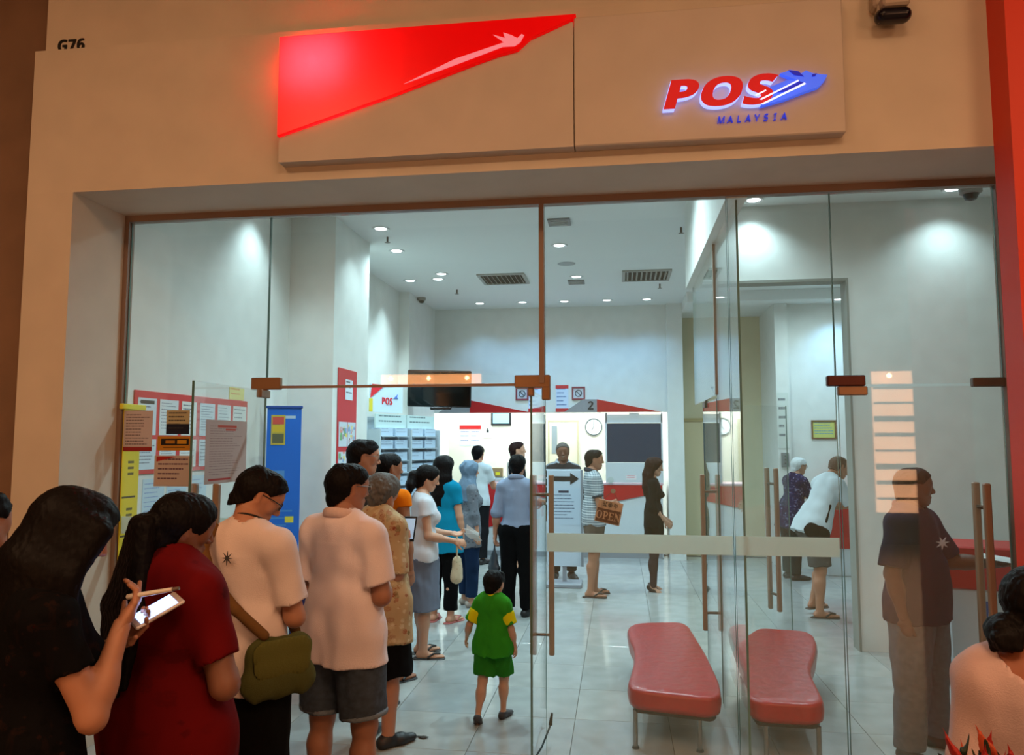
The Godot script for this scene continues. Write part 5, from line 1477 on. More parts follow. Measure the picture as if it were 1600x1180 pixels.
	if tp.has("collar"):
		var cp := []
		for i in 21:
			var a := -2.4 + 4.8 * i / 20.0
			cp.append(nb + L.basis * (Vector3(sin(a) * 0.078, 0.030 - 0.022 * cos(a) * -1.0, -cos(a) * 0.076 - 0.004) * u))
		var ci := []
		for i in 20: ci.append(bone(cp[i], 0.013 * u, cp[i + 1], 0.013 * u, 0.008, Vector3.UP, 1.7))
		part("collar", blob(ci, 0.007), tp.collar, st)
	if tp.has("cuffs"):
		for k in ["l", "r"]:
			var a: Vector3 = J["sh" + k].lerp(J["elb" + k], slv - tp.get("cuff_len", 0.07))
			var e: Vector3 = J["sh" + k].lerp(J["elb" + k], slv + 0.012)
			part("sleeve_trim", blob([bone(a, 0.054 * aw + tp.get("flare", 0.012) * u + 0.004, e, 0.053 * aw + tp.get("flare", 0.012) * u + 0.004, 0.005, Vector3.ZERO, 1.0, true), [1, a, (a - e).normalized()]], 0.008), tp.cuffs, st)
	# ------ lower garment
	var bt: Dictionary = s.bottom
	var lb := []
	var bl: float = bt.get("loose", 0.018) * u
	for b in [torso[0], torso[1]]:
		var q: Array = b.duplicate()
		q[2] += bl * 0.7; q[4] += bl * 0.7
		lb.append(q)
	lb.append([1, at_.call(0, minf(1.0, tp.get("hem", 0.84) + 0.025), 0), L.basis * Vector3.UP])
	match bt.kind:
		"skirt":
			for x in [-1.0, 1.0]:
				lb.append(bone(Vector3(0.05 * x, 0.94, 0) * u + down, 0.118 * w + bl, Vector3(0.055 * x, bt.hem, 0) * u, bt.get("flare", 0.135) * w, 0.05, Vector3(0, 0, 1), 1.0, true))
		_:
			for k in ["l", "r"]:
				var h: Vector3 = J["hip" + k]
				var kn: Vector3 = J["knee" + k]
				var an: Vector3 = J["ank" + k]
				var ln: float = bt.len
				if ln <= 1.0:
					lb.append(bone(h, 0.097 * lw + bl, h.lerp(kn, ln), 0.066 * lw + bl + bt.get("flare", 0.012) * u, 0.04, Vector3.ZERO, 1.0, true))
				else:
					lb.append(bone(h, 0.097 * lw + bl, kn, 0.06 * lw + bl, 0.04))
					lb.append(bone(kn, 0.06 * lw + bl, kn.lerp(an, ln - 1.0), bt.get("cuff", 0.05) * lw + bl, 0.03, Vector3.ZERO, 1.0, true))
	lb.append([1, at_.call(0, minf(1.0, tp.get("hem", 0.84) + 0.025), 0), L.basis * Vector3.UP])
	var bg := part(bt.get("name", bt.kind), blob(lb, c * 0.9, bt.get("fold", 0.011), 7.0 / u), bt.m, o)
	if bt.has("cuffm"):
		for k in ["l", "r"]:
			var e: Vector3 = J["hip" + k].lerp(J["knee" + k], bt.len + 0.012)
			var a: Vector3 = J["hip" + k].lerp(J["knee" + k], bt.len - 0.05)
			part("turned_hem", blob([bone(a, 0.067 * lw + bl + bt.get("flare", 0.012) * u + 0.005, e, 0.066 * lw + bl + bt.get("flare", 0.012) * u + 0.005, 0.005, Vector3.ZERO, 1.0, true), [1, a, (a - e).normalized()]], 0.01), bt.cuffm, bg)
	if s.has("stockings"):
		var sg := []
		for k in ["l", "r"]:
			sg.append(bone(J["hip" + k], 0.092 * lw + 0.004, J["knee" + k], 0.056 * lw + 0.005, 0.05))
			sg.append(bone(J["knee" + k], 0.054 * lw + 0.005, J["ank" + k], 0.036 * lw + 0.005, 0.03))
			var cf: Vector3 = J["knee" + k] * 0.68 + J["ank" + k] * 0.32
			sg.append(bone(cf + Vector3(0, 0, -0.016) * u, 0.052 * lw + 0.005, cf + Vector3(0, -0.05, -0.012) * u, 0.046 * lw + 0.005, 0.04))
		sg.append([1, Vector3(0, 0.62, 0) * u, Vector3.UP])
		part("stockings", blob(sg, c * 0.8), s.stockings, o)
	# ------ footwear
	if s.has("shoes"):
		for k in ["l", "r"]:
			var an: Vector3 = J["ank" + k]
			var fd: Vector3 = dirs[k]
			var fup := fd.cross(Vector3.UP).cross(fd).normalized()
			var cs := maxf(c * 0.6, 0.007)
			match s.shoes.kind:
				"slipper":
					var so := part("slipper", blob([bone(an - fd * 0.055 * u - fup * 0.068 * u, 0.042 * u, an + fd * 0.15 * u - fup * 0.068 * u, 0.05 * u, 0.01, fup, 0.26)], cs), s.shoes.m, o)
					var ml := fd.cross(fup)
					for x in [-1.0, 1.0]:
						part("strap", tube([an + fd * 0.15 * u - fup * 0.028 * u, an + fd * 0.1 * u - fup * 0.018 * u + ml * 0.028 * x * u, an + fd * 0.045 * u - fup * 0.05 * u + ml * 0.045 * x * u], 0.009 * u, 6), s.shoes.get("strap", s.shoes.m), so)
				"heel":
					var so := part("shoe", blob([bone(an - fd * 0.04 * u - fup * 0.03 * u, 0.038 * u, an + fd * 0.05 * u - fup * 0.055 * u, 0.036 * u, 0.02), bone(an + fd * 0.05 * u - fup * 0.058 * u, 0.036 * u, an + fd * 0.155 * u - fup * 0.062 * u, 0.03 * u, 0.02, fup, 0.6), [2, an + fup * 0.01 * u, 0.045 * u]], cs), s.shoes.m, o)
					part("heel", tube([an - fd * 0.05 * u - fup * 0.03 * u, Vector3(an.x - fd.x * 0.05 * u, 0.002, an.z - fd.z * 0.05 * u)], 0.012, 8, 0.006), s.shoes.m, so)
				_:
					part("shoe", blob([bone(an - fd * 0.04 * u - fup * 0.036 * u, 0.043 * u, an + fd * 0.09 * u - fup * 0.04 * u, 0.039 * u, 0.03), bone(an + fd * 0.09 * u - fup * 0.044 * u, 0.045 * u, an + fd * 0.17 * u - fup * 0.048 * u, 0.036 * u, 0.03, fup, 0.7), bone(an - fup * 0.02 * u, 0.043 * u, an, 0.042 * u, 0.02), [1, an + fup * 0.012 * u, fup], [1, an - fup * 0.0715 * u, -fup]], cs), s.shoes.m, o)
	s["node"] = o
	return o
# ---------------------------------------------------------------- who stands where
func striped(key: String, a: Color, b: Color, bands: int, thin := 0.4) -> StandardMaterial3D:
	if mats.has(key): return mats[key]
	var im := Image.create_empty(16, 128, false, Image.FORMAT_RGB8)
	for y in 128:
		var f := fmod(float(y) / 128.0 * bands, 1.0)
		for x in 16: im.set_pixel(x, y, b if f < thin else a)
	var m := mat(key, Color.WHITE, 0.9)
	m.albedo_texture = ImageTexture.create_from_image(im)
	m.uv1_triplanar = true
	m.uv1_scale = Vector3.ONE
	return m

func speckled(key: String, bg: Color, cols: Array, count: int, big: int, scale: float, seed_: int) -> StandardMaterial3D:
	if mats.has(key): return mats[key]
	var im := Image.create_empty(128, 128, false, Image.FORMAT_RGB8)
	im.fill(bg)
	var rng := RandomNumberGenerator.new()
	rng.seed = seed_
	for i in count:
		var cx := rng.randi() % 128; var cy := rng.randi() % 128
		var r := rng.randi_range(1, big)
		var c: Color = cols[rng.randi() % cols.size()]
		for y in range(-r, r + 1):
			for x in range(-r, r + 1):
				if x * x + y * y <= r * r and rng.randf() < 0.85: im.set_pixel(posmod(cx + x, 128), posmod(cy + y, 128), c)
	var m := mat(key, Color.WHITE, 0.9)
	m.metallic_specular = 0.2
	m.albedo_texture = ImageTexture.create_from_image(im)
	m.uv1_triplanar = true
	m.uv1_scale = Vector3.ONE * scale
	return m

func with(s: Dictionary, called: String, label: String, category: String) -> Node3D:   # a thing carried by a person, in the person's own axes
	return thing(called, s.at, s.turn, label, category)

func strap_round(s: Dictionary, pts: Array, w: float) -> ArrayMesh:
	var it := []
	for i in pts.size() - 1: it.append(bone(pts[i], w, pts[i + 1], w, 0.01))
	return blob(it, maxf(0.006, w * 0.4))

func cast() -> void:
	var black := hair_mat("hair_black", Color(0.075, 0.065, 0.065))
	var brown := hair_mat("hair_brown", Color(0.16, 0.09, 0.08))
	var grey := hair_mat("hair_grey", Color(0.36, 0.35, 0.34))
	var white := hair_mat("hair_white", Color(0.78, 0.80, 0.80))
	var tan := Color(0.68, 0.47, 0.36)
	var fair := Color(0.76, 0.57, 0.46)
	var deep := Color(0.46, 0.29, 0.21)
	var dark_shoe := mat("shoe_dark", Color(0.10, 0.09, 0.09), 0.5)
	var D := Vector3.DOWN
	# ---- the queue, front to back
	person({at = Vector3(-2.31, 0, 1.9), turn = 3.0, h = 1.61, label = "person at the far left edge, dark hair and pale shirt, mostly out of view", skin = tan, cell = 0.02, hcell = 0.008, hair = {kind = "short", m = black},
		top = {m = cloth("shirt_pale_lilac", Color(0.72, 0.66, 0.68)), collar = cloth("collar_red", Color(0.62, 0.16, 0.10))}, bottom = {kind = "trousers", len = 1.95, m = cloth("cloth_charcoal", Color(0.12, 0.12, 0.13))}, shoes = {kind = "shoe", m = dark_shoe}})
	var ph := {at = Vector3(-1.60, 0, 2.46), turn = 2.42, h = 1.67, fem = true, w = 1.06, label = "woman with long black hair and black lace top, looking down at a glowing phone", skin = tan, face = "plain", cell = 0.012, hcell = 0.0045, lean = 0.05,
		handcell = {l = 0.0035, r = 0.0035}, point = "r",
		head = [0.0, 0.42, 0.0], hair = {kind = "long", m = black, len = 0.42, wide = 1.3, front = 0.12, cell = 0.007},
		arms = {r = [Vector3(-0.24, -1, 0.38), Vector3(0.36, 0.92, 0.36), Vector3(0.3, 0.5, -0.8), 0.9, Vector3(0.35, 0.75, 0.55)], l = [Vector3(0.12, -1, 0.34), Vector3(-0.66, 0.62, 0.52), Vector3(-0.5, 0.7, -0.4), 0.55, Vector3(-0.55, 0.55, 0.6)]},
		top = {name = "lace_top", m = speckled("black_lace", Color(0.045, 0.04, 0.045), [Color(0.16, 0.09, 0.06), Color(0.02, 0.02, 0.02)], 60, 4, 3.0, 201), sleeve = 0.55, hem = 0.72, neck = 0.09, loose = 0.014},
		bottom = {kind = "trousers", len = 1.95, m = cloth("cloth_black", Color(0.045, 0.042, 0.045))}, shoes = {kind = "shoe", m = dark_shoe}}
	person(ph)
	var pj: Dictionary = ph.joints
	var hold: Vector3 = (pj.wril as Vector3) + Vector3(-0.06, 0.085, 0.085)
	var fon := with(ph, "smartphone", "glowing white smartphone held by the woman with long black hair", "phone")
	var fb := Basis(Vector3(-1, 0, 0), Vector3(0, 0.42, 0.908), Vector3(0, 0.908, -0.42)) * Basis(Vector3.UP, 0.25)
	var fbx := part("case", box(0.078, 0.148, 0.011, 0.004), mat("phone_white", Color(0.78, 0.74, 0.72), 0.35), fon, hold)
	fbx.basis = fb
	part("screen", sheet(0.066, 0.112, 0.001), glow("phone_screen_glow", Color(0.62, 0.74, 1.0), 2.6), fbx, Vector3(0, 0, 0.0062))
	var pl := area(Vector3.ZERO, Vector2(0.06, 0.1), Vector3.ZERO, Color(0.62, 0.74, 1.0), 0.012)
	pl.name = "phone_screen_light"
	pl.transform = Transform3D(Basis(Vector3.UP, ph.turn), ph.at) * Transform3D(fb * Basis(Vector3.RIGHT, PI), hold + fb * Vector3(0, 0, 0.012))
	var pen := with(ph, "ballpoint_pen", "pale pen held with the phone by the woman in black", "pen")
	part("barrel", tube([(pj.wrir as Vector3) + Vector3(0.03, 0.07, 0.02), (pj.wrir as Vector3) + Vector3(-0.075, 0.095, 0.11)], 0.008, 8, 0.006), mat("pen_pale", Color(0.85, 0.82, 0.78), 0.4), pen)
	part("cap", tube([(pj.wrir as Vector3) + Vector3(-0.075, 0.095, 0.11), (pj.wrir as Vector3) + Vector3(-0.09, 0.099, 0.123)], 0.005, 8), mat("pen_cap", Color(0.4, 0.35, 0.32), 0.4), pen)
	person({at = Vector3(-1.47, 0, 2.02), turn = 2.75, h = 1.63, fem = true, w = 1.4, label = "woman in maroon top with a long black ponytail, seen from behind", skin = Color(0.50, 0.33, 0.25), cell = 0.012, hcell = 0.0045, head = [-0.35, 0.30, 0.0],
		hair = {kind = "ponytail", m = black, len = 0.50, wide = 1.5, high = -0.01, sway = 0.04, tie = mat("hair_clip_brown", Color(0.16, 0.12, 0.06), 0.4)},
		arms = {r = [Vector3(-0.36, -1, 0.08), Vector3(0.8, 0.1, 0.55), Vector3(1, 0, 0), 0.8], l = [Vector3(0.45, -1, 0.05), Vector3(-0.4, 0.05, 0.9), Vector3(-1, 0, 0), 0.8]},
		top = {m = speckled("maroon_print", Color(0.38, 0.05, 0.06), [Color(0.20, 0.03, 0.06), Color(0.30, 0.04, 0.06)], 26, 5, 1.6, 202), sleeve = 0.72, hem = 0.66, loose = 0.024, neck = 0.078},
		bottom = {kind = "trousers", len = 1.95, m = cloth("cloth_black", Color(0.045, 0.042, 0.045))}, shoes = {kind = "shoe", m = dark_shoe}})
	var cr := {at = Vector3(-1.56, 0, 1.36), turn = 2.95, h = 1.70, label = "man in cream T-shirt and black shorts with bowed head and olive shoulder bag", skin = tan, cell = 0.012, hcell = 0.0045, head = [-0.85, 0.55, 0.0], lean = 0.05, glasses = mat("spectacle_black", Color(0.05, 0.05, 0.06), 0.3),
		hair = {kind = "short", m = black}, arms = {r = [Vector3(-0.24, -1, 0.10), Vector3(0.75, 0.12, 0.6), Vector3(1, 0, 0), 0.8], l = [Vector3(0.2, -1, 0.15), Vector3(-0.3, 0.1, 0.95), Vector3(-1, 0, 0), 0.8]},
		top = {m = cloth("tee_cream", Color(0.86, 0.79, 0.77)), sleeve = 0.80, hem = 0.80, loose = 0.026, flare = 0.02}, bottom = {kind = "shorts", len = 0.93, m = cloth("cloth_black", Color(0.045, 0.042, 0.045)), loose = 0.03, flare = 0.02}, shoes = {kind = "slipper", m = dark_shoe}}
	person(cr)
	var lace := with(cr, "neck_lanyard", "thin black lanyard round the neck of the bowed man", "lanyard")
	var lpts := []
	for i in 25:
		var a := TAU * i / 24.0
		lpts.append(Vector3(sin(a) * 0.07, 1.50 - 0.035 * (1.0 - cos(a)), -cos(a) * 0.068 + 0.045))
	part("cord", tube(lpts, 0.0045, 6), mat("cord_black", Color(0.05, 0.045, 0.045), 0.7), lace)
	var star := []
	for i in 16:
		var r := 0.028 if i % 2 == 0 else 0.008
		star.append_array([cos(TAU * i / 16.0) * r, sin(TAU * i / 16.0) * r])
	var em := part("shirt_emblem", prism(poly(star), 0.003), mat("emblem_dark", Color(0.22, 0.20, 0.20), 0.7), cr.node, Vector3(-0.015, 1.33, -0.122), Vector3(deg_to_rad(-6), PI, 0))
	em.set_meta("label", "small dark star mark on the back")
	var bag := with(cr, "shoulder_bag", "olive canvas shoulder bag with wide strap worn across the back", "bag")
	var olive := cloth("olive_canvas", Color(0.30, 0.31, 0.17))
	var bn := Vector3(0.85, 0, 0.5).normalized()
	var bt := Vector3(-0.5, 0, 0.85).normalized()
	var bc := Vector3(-0.225, 0.92, -0.05)
	part("pouch", blob([bone(bc - bt * 0.075 + Vector3(0, 0.05, 0), 0.06, bc + bt * 0.075 + Vector3(0, 0.05, 0), 0.06, 0.03, bn, 0.6), bone(bc - bt * 0.08 - Vector3(0, 0.06, 0), 0.075, bc + bt * 0.08 - Vector3(0, 0.06, 0), 0.075, 0.05, bn, 0.62)], 0.011, 0.014, 9.0), olive, bag)
	part("flap", blob([bone(bc - bt * 0.07 + Vector3(0, 0.05, 0) - bn * 0.03, 0.055, bc + bt * 0.07 + Vector3(0, 0.05, 0) - bn * 0.03, 0.055, 0.02, bn, 0.25), bone(bc - bt * 0.07 - bn * 0.036, 0.05, bc + bt * 0.07 - bn * 0.036, 0.05, 0.02, bn, 0.25)], 0.009, 0.005, 9.0), cloth("olive_flap", Color(0.36, 0.36, 0.18)), bag)
	var sp := [Vector3(-0.20, 1.04, -0.12), Vector3(-0.10, 1.14, -0.165), Vector3(0.02, 1.26, -0.172), Vector3(0.09, 1.37, -0.142), Vector3(0.118, 1.438, -0.05), Vector3(0.10, 1.40, 0.06), Vector3(-0.02, 1.2, 0.16), Vector3(-0.18, 1.0, 0.12)]
	part("strap", strap_round(cr, sp, 0.021), cloth("strap_brown", Color(0.42, 0.30, 0.17)), bag)
	part("buckle", box(0.06, 0.045, 0.012, 0.003), mat("buckle_dark", Color(0.12, 0.10, 0.08), 0.4, 0.5), bag, Vector3(0.045, 1.295, -0.188), Vector3(0.2, 0, -0.7))
	person({at = Vector3(-1.33, 0, 0.80), turn = 2.80, h = 1.69, w = 1.08, label = "man in pale pink polo and denim shorts seen from behind", skin = Color(0.62, 0.42, 0.32), cell = 0.012, hcell = 0.0045, head = [-0.42, 0.10, 0.0], glasses = mat("spectacle_steel", Color(0.5, 0.48, 0.45), 0.3, 0.6),
		hair = {kind = "short", m = black}, arms = {r = [Vector3(-0.20, -1, 0.06), Vector3(0.55, 0.02, 0.85), Vector3(1, 0, 0), 0.8], l = [Vector3(0.20, -1, 0.1), Vector3(-0.5, 0.0, 0.85), Vector3(-1, 0, 0), 0.8]},
		top = {name = "polo_shirt", m = cloth("polo_pink", Color(0.90, 0.83, 0.83)), collar = cloth("polo_pink_collar", Color(0.85, 0.74, 0.71)), sleeve = 0.78, hem = 0.77, loose = 0.026, flare = 0.022, spread = 0.005},
		bottom = {kind = "shorts", name = "denim_shorts", len = 0.88, m = mottled("denim_dark", Color(0.22, 0.26, 0.31), 0.9, 0.2, 5.0, 44), cuffm = mottled("denim_pale", Color(0.42, 0.46, 0.50), 0.9, 0.1, 5.0, 44), loose = 0.026, flare = 0.014}, shoes = {kind = "slipper", m = dark_shoe},
		legs = {l = [Vector3(0.08, -1, 0.03), Vector3(0.03, -1, -0.04)], r = [Vector3(-0.10, -1, 0.02), Vector3(-0.02, -1, -0.05)]}})
	person({at = Vector3(-1.84, 0, -0.88), turn = 2.35, h = 1.82, label = "tall man behind the pink polo, face turned to the right", skin = tan, face = "plain", cell = 0.016, hcell = 0.006, head = [-0.4, 0.12, 0.0], glasses = mat("spectacle_steel", Color(0.5, 0.48, 0.45), 0.3, 0.6), hair = {kind = "short", m = black},
		top = {m = cloth("shirt_dark_grey", Color(0.22, 0.22, 0.24))}, bottom = {kind = "shorts", len = 0.8, m = cloth("cloth_charcoal", Color(0.12, 0.12, 0.13))}, shoes = {kind = "slipper", m = dark_shoe}, legs = {l = [Vector3(0.14, -1, 0.05), Vector3(0.1, -1, -0.05)], r = [Vector3(-0.14, -1, 0.05), Vector3(-0.1, -1, -0.05)]}})
	var fl := {at = Vector3(-1.455, 0, -0.14), turn = 2.65, h = 1.60, fem = true, w = 1.16, label = "older woman with grey curls, floral blouse and black skirt, holding a phone", skin = tan, cell = 0.014, hcell = 0.0055, head = [0.0, 0.2, 0.0], hair = {kind = "curly", m = grey},
		arms = {r = [Vector3(-0.12, -1, -0.05), Vector3(0.35, 0.6, 0.6), Vector3(0.2, 0.6, -0.6), 0.8], l = [Vector3(0.2, -1, 0.1), Vector3(-0.35, 0.3, 0.9), Vector3(-0.3, 0.6, -0.5), 0.8]},
		top = {name = "blouse", m = speckled("floral_cream", Color(0.70, 0.60, 0.46), [Color(0.48, 0.17, 0.13), Color(0.58, 0.30, 0.20), Color(0.80, 0.74, 0.62), Color(0.40, 0.36, 0.20)], 90, 5, 2.6, 203), sleeve = 0.98, hem = 0.66, loose = 0.032, flare = 0.03},
		bottom = {kind = "skirt", hem = 0.44, m = cloth("cloth_black", Color(0.045, 0.042, 0.045)), flare = 0.16}, shoes = {kind = "shoe", m = dark_shoe}}
	person(fl)
	var fp := with(fl, "tablet_phone", "large dark phone with pale screen in the floral woman's hands", "phone")
	var pm := part("case", box(0.085, 0.16, 0.01, 0.003), mat("phone_dark", Color(0.05, 0.07, 0.10), 0.3), fp, (fl.joints.wrir as Vector3) + Vector3(0.035, 0.09, 0.075))
	pm.basis = Basis.looking_at(Vector3(0.35, -0.35, 0.85), Vector3.UP)
	part("screen", sheet(0.07, 0.13, 0.001), glow("phone_pale_screen", Color(0.6, 0.72, 0.85), 0.6), pm, Vector3(0, 0, 0.006))
	person({at = Vector3(-1.77, 0, -1.30), turn = 2.7, h = 1.71, label = "man in orange vest with dark strap standing behind the floral woman", skin = Color(0.58, 0.38, 0.27), cell = 0.016, hcell = 0.006, head = [-0.45, 0.05, 0.0], hair = {kind = "cropped", m = black},
		top = {name = "vest", m = cloth("vest_orange", Color(0.88, 0.45, 0.06)), sleeve = 0.22, neck = 0.08}, bottom = {kind = "shorts", len = 0.9, m = cloth("cloth_charcoal", Color(0.12, 0.12, 0.13))}, shoes = {kind = "slipper", m = dark_shoe}})
	var ww := {at = Vector3(-1.66, 0, -1.98), turn = 1.95, h = 1.60, fem = true, label = "young woman in white top and grey skirt reading papers, ponytail", skin = fair, face = "plain", cell = 0.013, hcell = 0.005, head = [-0.1, 0.28, 0.0], hair = {kind = "ponytail", m = black, len = 0.16, high = 0.01},
		arms = {r = [Vector3(-0.16, -1, 0.12), Vector3(0.08, -0.22, 1), Vector3(0.5, -0.3, 0), 0.9], l = [Vector3(0.15, -1, 0.2), Vector3(-0.15, -0.1, 1), Vector3(-0.3, 0.6, 0), 0.9]},
		top = {name = "blouse", m = cloth("blouse_white", Color(0.80, 0.81, 0.84)), sleeve = 0.38, flare = 0.026, hem = 0.86, neck = 0.08}, bottom = {kind = "skirt", hem = 0.42, m = cloth("skirt_grey", Color(0.44, 0.47, 0.54)), flare = 0.15}, shoes = {kind = "slipper", m = mat("sandal_dark", Color(0.16, 0.13, 0.11), 0.5)}}
	person(ww)
	var wr: Vector3 = ww.joints.wrir
	var pp := with(ww, "paper_slips", "white paper slips held by the young woman in white", "paper")
	for i in 3: part("slip", sheet(0.16, 0.09, 0.001), mat("slip_white", Color(0.85, 0.86, 0.86), 0.6), pp, wr + Vector3(0.03 + i * 0.012, 0.03 + i * 0.012, 0.16), Vector3(-0.9 + i * 0.35, 0.5, 0.2 * i))
	var tb := with(ww, "tote_bag", "small cream tote bag hanging from the young woman's wrist", "bag")
	part("sack", blob([bone(wr + Vector3(-0.005, -0.16, 0.02), 0.04, wr + Vector3(-0.005, -0.30, 0.02), 0.055, 0.03, Vector3(1, 0, 0), 0.5)], 0.01, 0.008), speckled("tote_print", Color(0.78, 0.76, 0.66), [Color(0.55, 0.6, 0.5), Color(0.7, 0.6, 0.5)], 30, 3, 5.0, 204), tb)
	for x in [-0.02, 0.02]: part("handle", tube([wr + Vector3(x, -0.17, 0.02), wr + Vector3(x * 0.6, -0.06, 0.02), wr + Vector3(0, 0.035, 0.02)], 0.006, 6), cloth("tote_handle", Color(0.74, 0.72, 0.62)), tb)
	person({at = Vector3(-1.77, 0, -3.18), turn = 2.85, h = 1.65, fem = true, w = 1.05, label = "woman in turquoise top with long dark hair down her back", skin = fair, cell = 0.015, hcell = 0.006, head = [-0.1, 0.05, 0.0], hair = {kind = "long", m = black, len = 0.30, wide = 0.95, cell = 0.009},
		arms = {r = [Vector3(-0.2, -1, 0.0), Vector3(-0.02, -1, 0.25), Vector3(1, 0, 0), 0.8]}, top = {m = cloth("top_turquoise", Color(0.06, 0.50, 0.64)), sleeve = 0.55, hem = 0.72, loose = 0.026}, bottom = {kind = "trousers", len = 1.86, m = cloth("cloth_black", Color(0.045, 0.042, 0.045))}, shoes = {kind = "slipper", m = mat("slipper_pink", Color(0.68, 0.38, 0.36), 0.6)}})
	person({at = Vector3(-1.66, 0, -3.95), turn = 2.2, h = 1.58, fem = true, label = "woman in grey headscarf beside the woman in turquoise", skin = fair, cell = 0.016, hcell = 0.007, head = [-0.2, 0.05, 0.0], hair = {kind = "scarf", m = cloth("scarf_grey", Color(0.42, 0.50, 0.58))},
		top = {m = speckled("grey_print", Color(0.45, 0.47, 0.50), [Color(0.3, 0.28, 0.3), Color(0.6, 0.6, 0.62)], 60, 4, 3.0, 205), sleeve = 1.5, hem = 0.70}, bottom = {kind = "trousers", len = 1.88, m = cloth("denim_blue", Color(0.10, 0.17, 0.28))}, shoes = {kind = "heel", m = mat("shoe_pale", Color(0.66, 0.62, 0.58), 0.5)}})
	person({at = Vector3(-2.10, 0, -6.75), turn = 2.95, h = 1.74, label = "man in white T-shirt leaning at the left end of the counter", skin = tan, cell = 0.018, hcell = 0.008, lean = 0.08, hair = {kind = "short", m = black}, arms = {r = [Vector3(-0.2, -0.9, 0.4), Vector3(0.1, 0.05, 1), Vector3(0, -1, 0), 0.4], l = [Vector3(0.2, -0.9, 0.4), Vector3(-0.1, 0.05, 1), Vector3(0, -1, 0), 0.4]},
		top = {m = cloth("tee_white", Color(0.78, 0.82, 0.84))}, bottom = {kind = "trousers", len = 1.95, m = cloth("cloth_charcoal", Color(0.12, 0.12, 0.13))}, shoes = {kind = "shoe", m = dark_shoe}})
	# ---- the boy
	person({at = Vector3(-0.83, 0, -0.62), turn = 2.98, h = 0.93, child = true, w = 1.12, label = "small boy in green and yellow shirt walking into the shop", skin = fair, cell = 0.009, hcell = 0.0055, head = [-0.1, 0.28, 0.0], hair = {kind = "short", m = black},
		arms = {l = [Vector3(0.55, -1, -0.1), Vector3(0.35, -0.9, 0.5), Vector3(-1, 0, 0), 0.7], r = [Vector3(-0.32, -1, -0.05), Vector3(-0.12, -1, 0.3), Vector3(1, 0, 0), 0.7]},
		legs = {l = [Vector3(0.02, -1, -0.16), Vector3(0.02, -1, -0.42)], r = [Vector3(-0.02, -1, 0.28), Vector3(0, -1, -0.08)]}, tiptoe = {l = 0.55},
		top = {m = cloth("shirt_green", Color(0.20, 0.55, 0.13)), sleeve = 0.80, cuff_len = 0.5, cuffs = cloth("trim_yellow", Color(0.85, 0.80, 0.08)), collar = cloth("trim_yellow", Color(0.85, 0.80, 0.08)), hem = 0.78, loose = 0.03, flare = 0.035}, bottom = {kind = "shorts", len = 0.85, m = cloth("shorts_green", Color(0.16, 0.46, 0.13)), loose = 0.03, flare = 0.03}, shoes = {kind = "shoe", m = mat("boy_shoe", Color(0.22, 0.20, 0.20), 0.6)}})
	# ---- middle of the hall
	person({at = Vector3(-1.43, 0, -6.35), turn = 1.95, h = 1.79, label = "young person in black T-shirt with dark fringe at the counter", skin = fair, face = "plain", cell = 0.018, hcell = 0.007, head = [-0.3, -0.1, 0.0], hair = {kind = "tuft", m = brown}, top = {m = cloth("tee_black", Color(0.07, 0.08, 0.085))}, bottom = {kind = "shorts", len = 0.8, m = cloth("cloth_charcoal", Color(0.12, 0.12, 0.13))}, shoes = {kind = "slipper", m = dark_shoe}})
	var gs := {at = Vector3(-1.06, 0, -3.55), turn = 2.95, h = 1.66, label = "man in blue-grey shirt and black trousers carrying a dark bag", skin = tan, cell = 0.014, hcell = 0.006, head = [0.1, 0.05, 0.0], hair = {kind = "short", m = black}, arms = {l = [Vector3(0.24, -1, -0.02), Vector3(0.10, -1, 0.12), Vector3(-1, 0, 0), 1.2]},
		top = {name = "shirt", m = cloth("shirt_blue_grey", Color(0.52, 0.57, 0.66)), collar = cloth("shirt_blue_grey", Color(0.52, 0.57, 0.66)), sleeve = 1.15, hem = 0.95}, bottom = {kind = "trousers", len = 1.97, m = cloth("cloth_black", Color(0.045, 0.042, 0.045)), loose = 0.02}, shoes = {kind = "shoe", m = dark_shoe}}
	person(gs)
	var gw: Vector3 = gs.joints.wril
	var pb := with(gs, "plastic_bag", "dark grey plastic bag hanging from the left hand of the man in blue-grey", "bag")
	part("sack", blob([bone(gw + Vector3(0.01, -0.14, 0), 0.015, gw + Vector3(0.015, -0.34, 0), 0.06, 0.02, Vector3(0, 0, 1), 0.6), bone(gw + Vector3(0.015, -0.34, 0), 0.06, gw + Vector3(0.0, -0.46, 0), 0.03, 0.03, Vector3(0, 0, 1), 0.5)], 0.01, 0.012), mat("plastic_grey", Color(0.22, 0.25, 0.28), 0.3), pb)
	part("handle", tube([gw + Vector3(0.01, -0.06, 0.02), gw + Vector3(0.01, -0.15, 0)], 0.008, 6), mat("plastic_grey", Color(0.22, 0.25, 0.28), 0.3), pb)
	person({at = Vector3(-0.74, 0, -5.75), turn = 0.15, h = 1.79, label = "smiling man in dark striped jumper looking over the white arrow board", skin = deep, face = "smile", cell = 0.016, hcell = 0.005, head = [-0.1, 0.1, 0.12], hair = {kind = "cropped", m = grey},
		top = {name = "jumper", m = striped("jumper_stripe", Color(0.06, 0.07, 0.10), Color(0.70, 0.74, 0.78), 9, 0.22), sleeve = 1.9, collar = cloth("collar_pale", Color(0.72, 0.76, 0.80))}, bottom = {kind = "trousers", len = 1.95, m = cloth("cloth_charcoal", Color(0.12, 0.12, 0.13))}, shoes = {kind = "shoe", m = dark_shoe}})
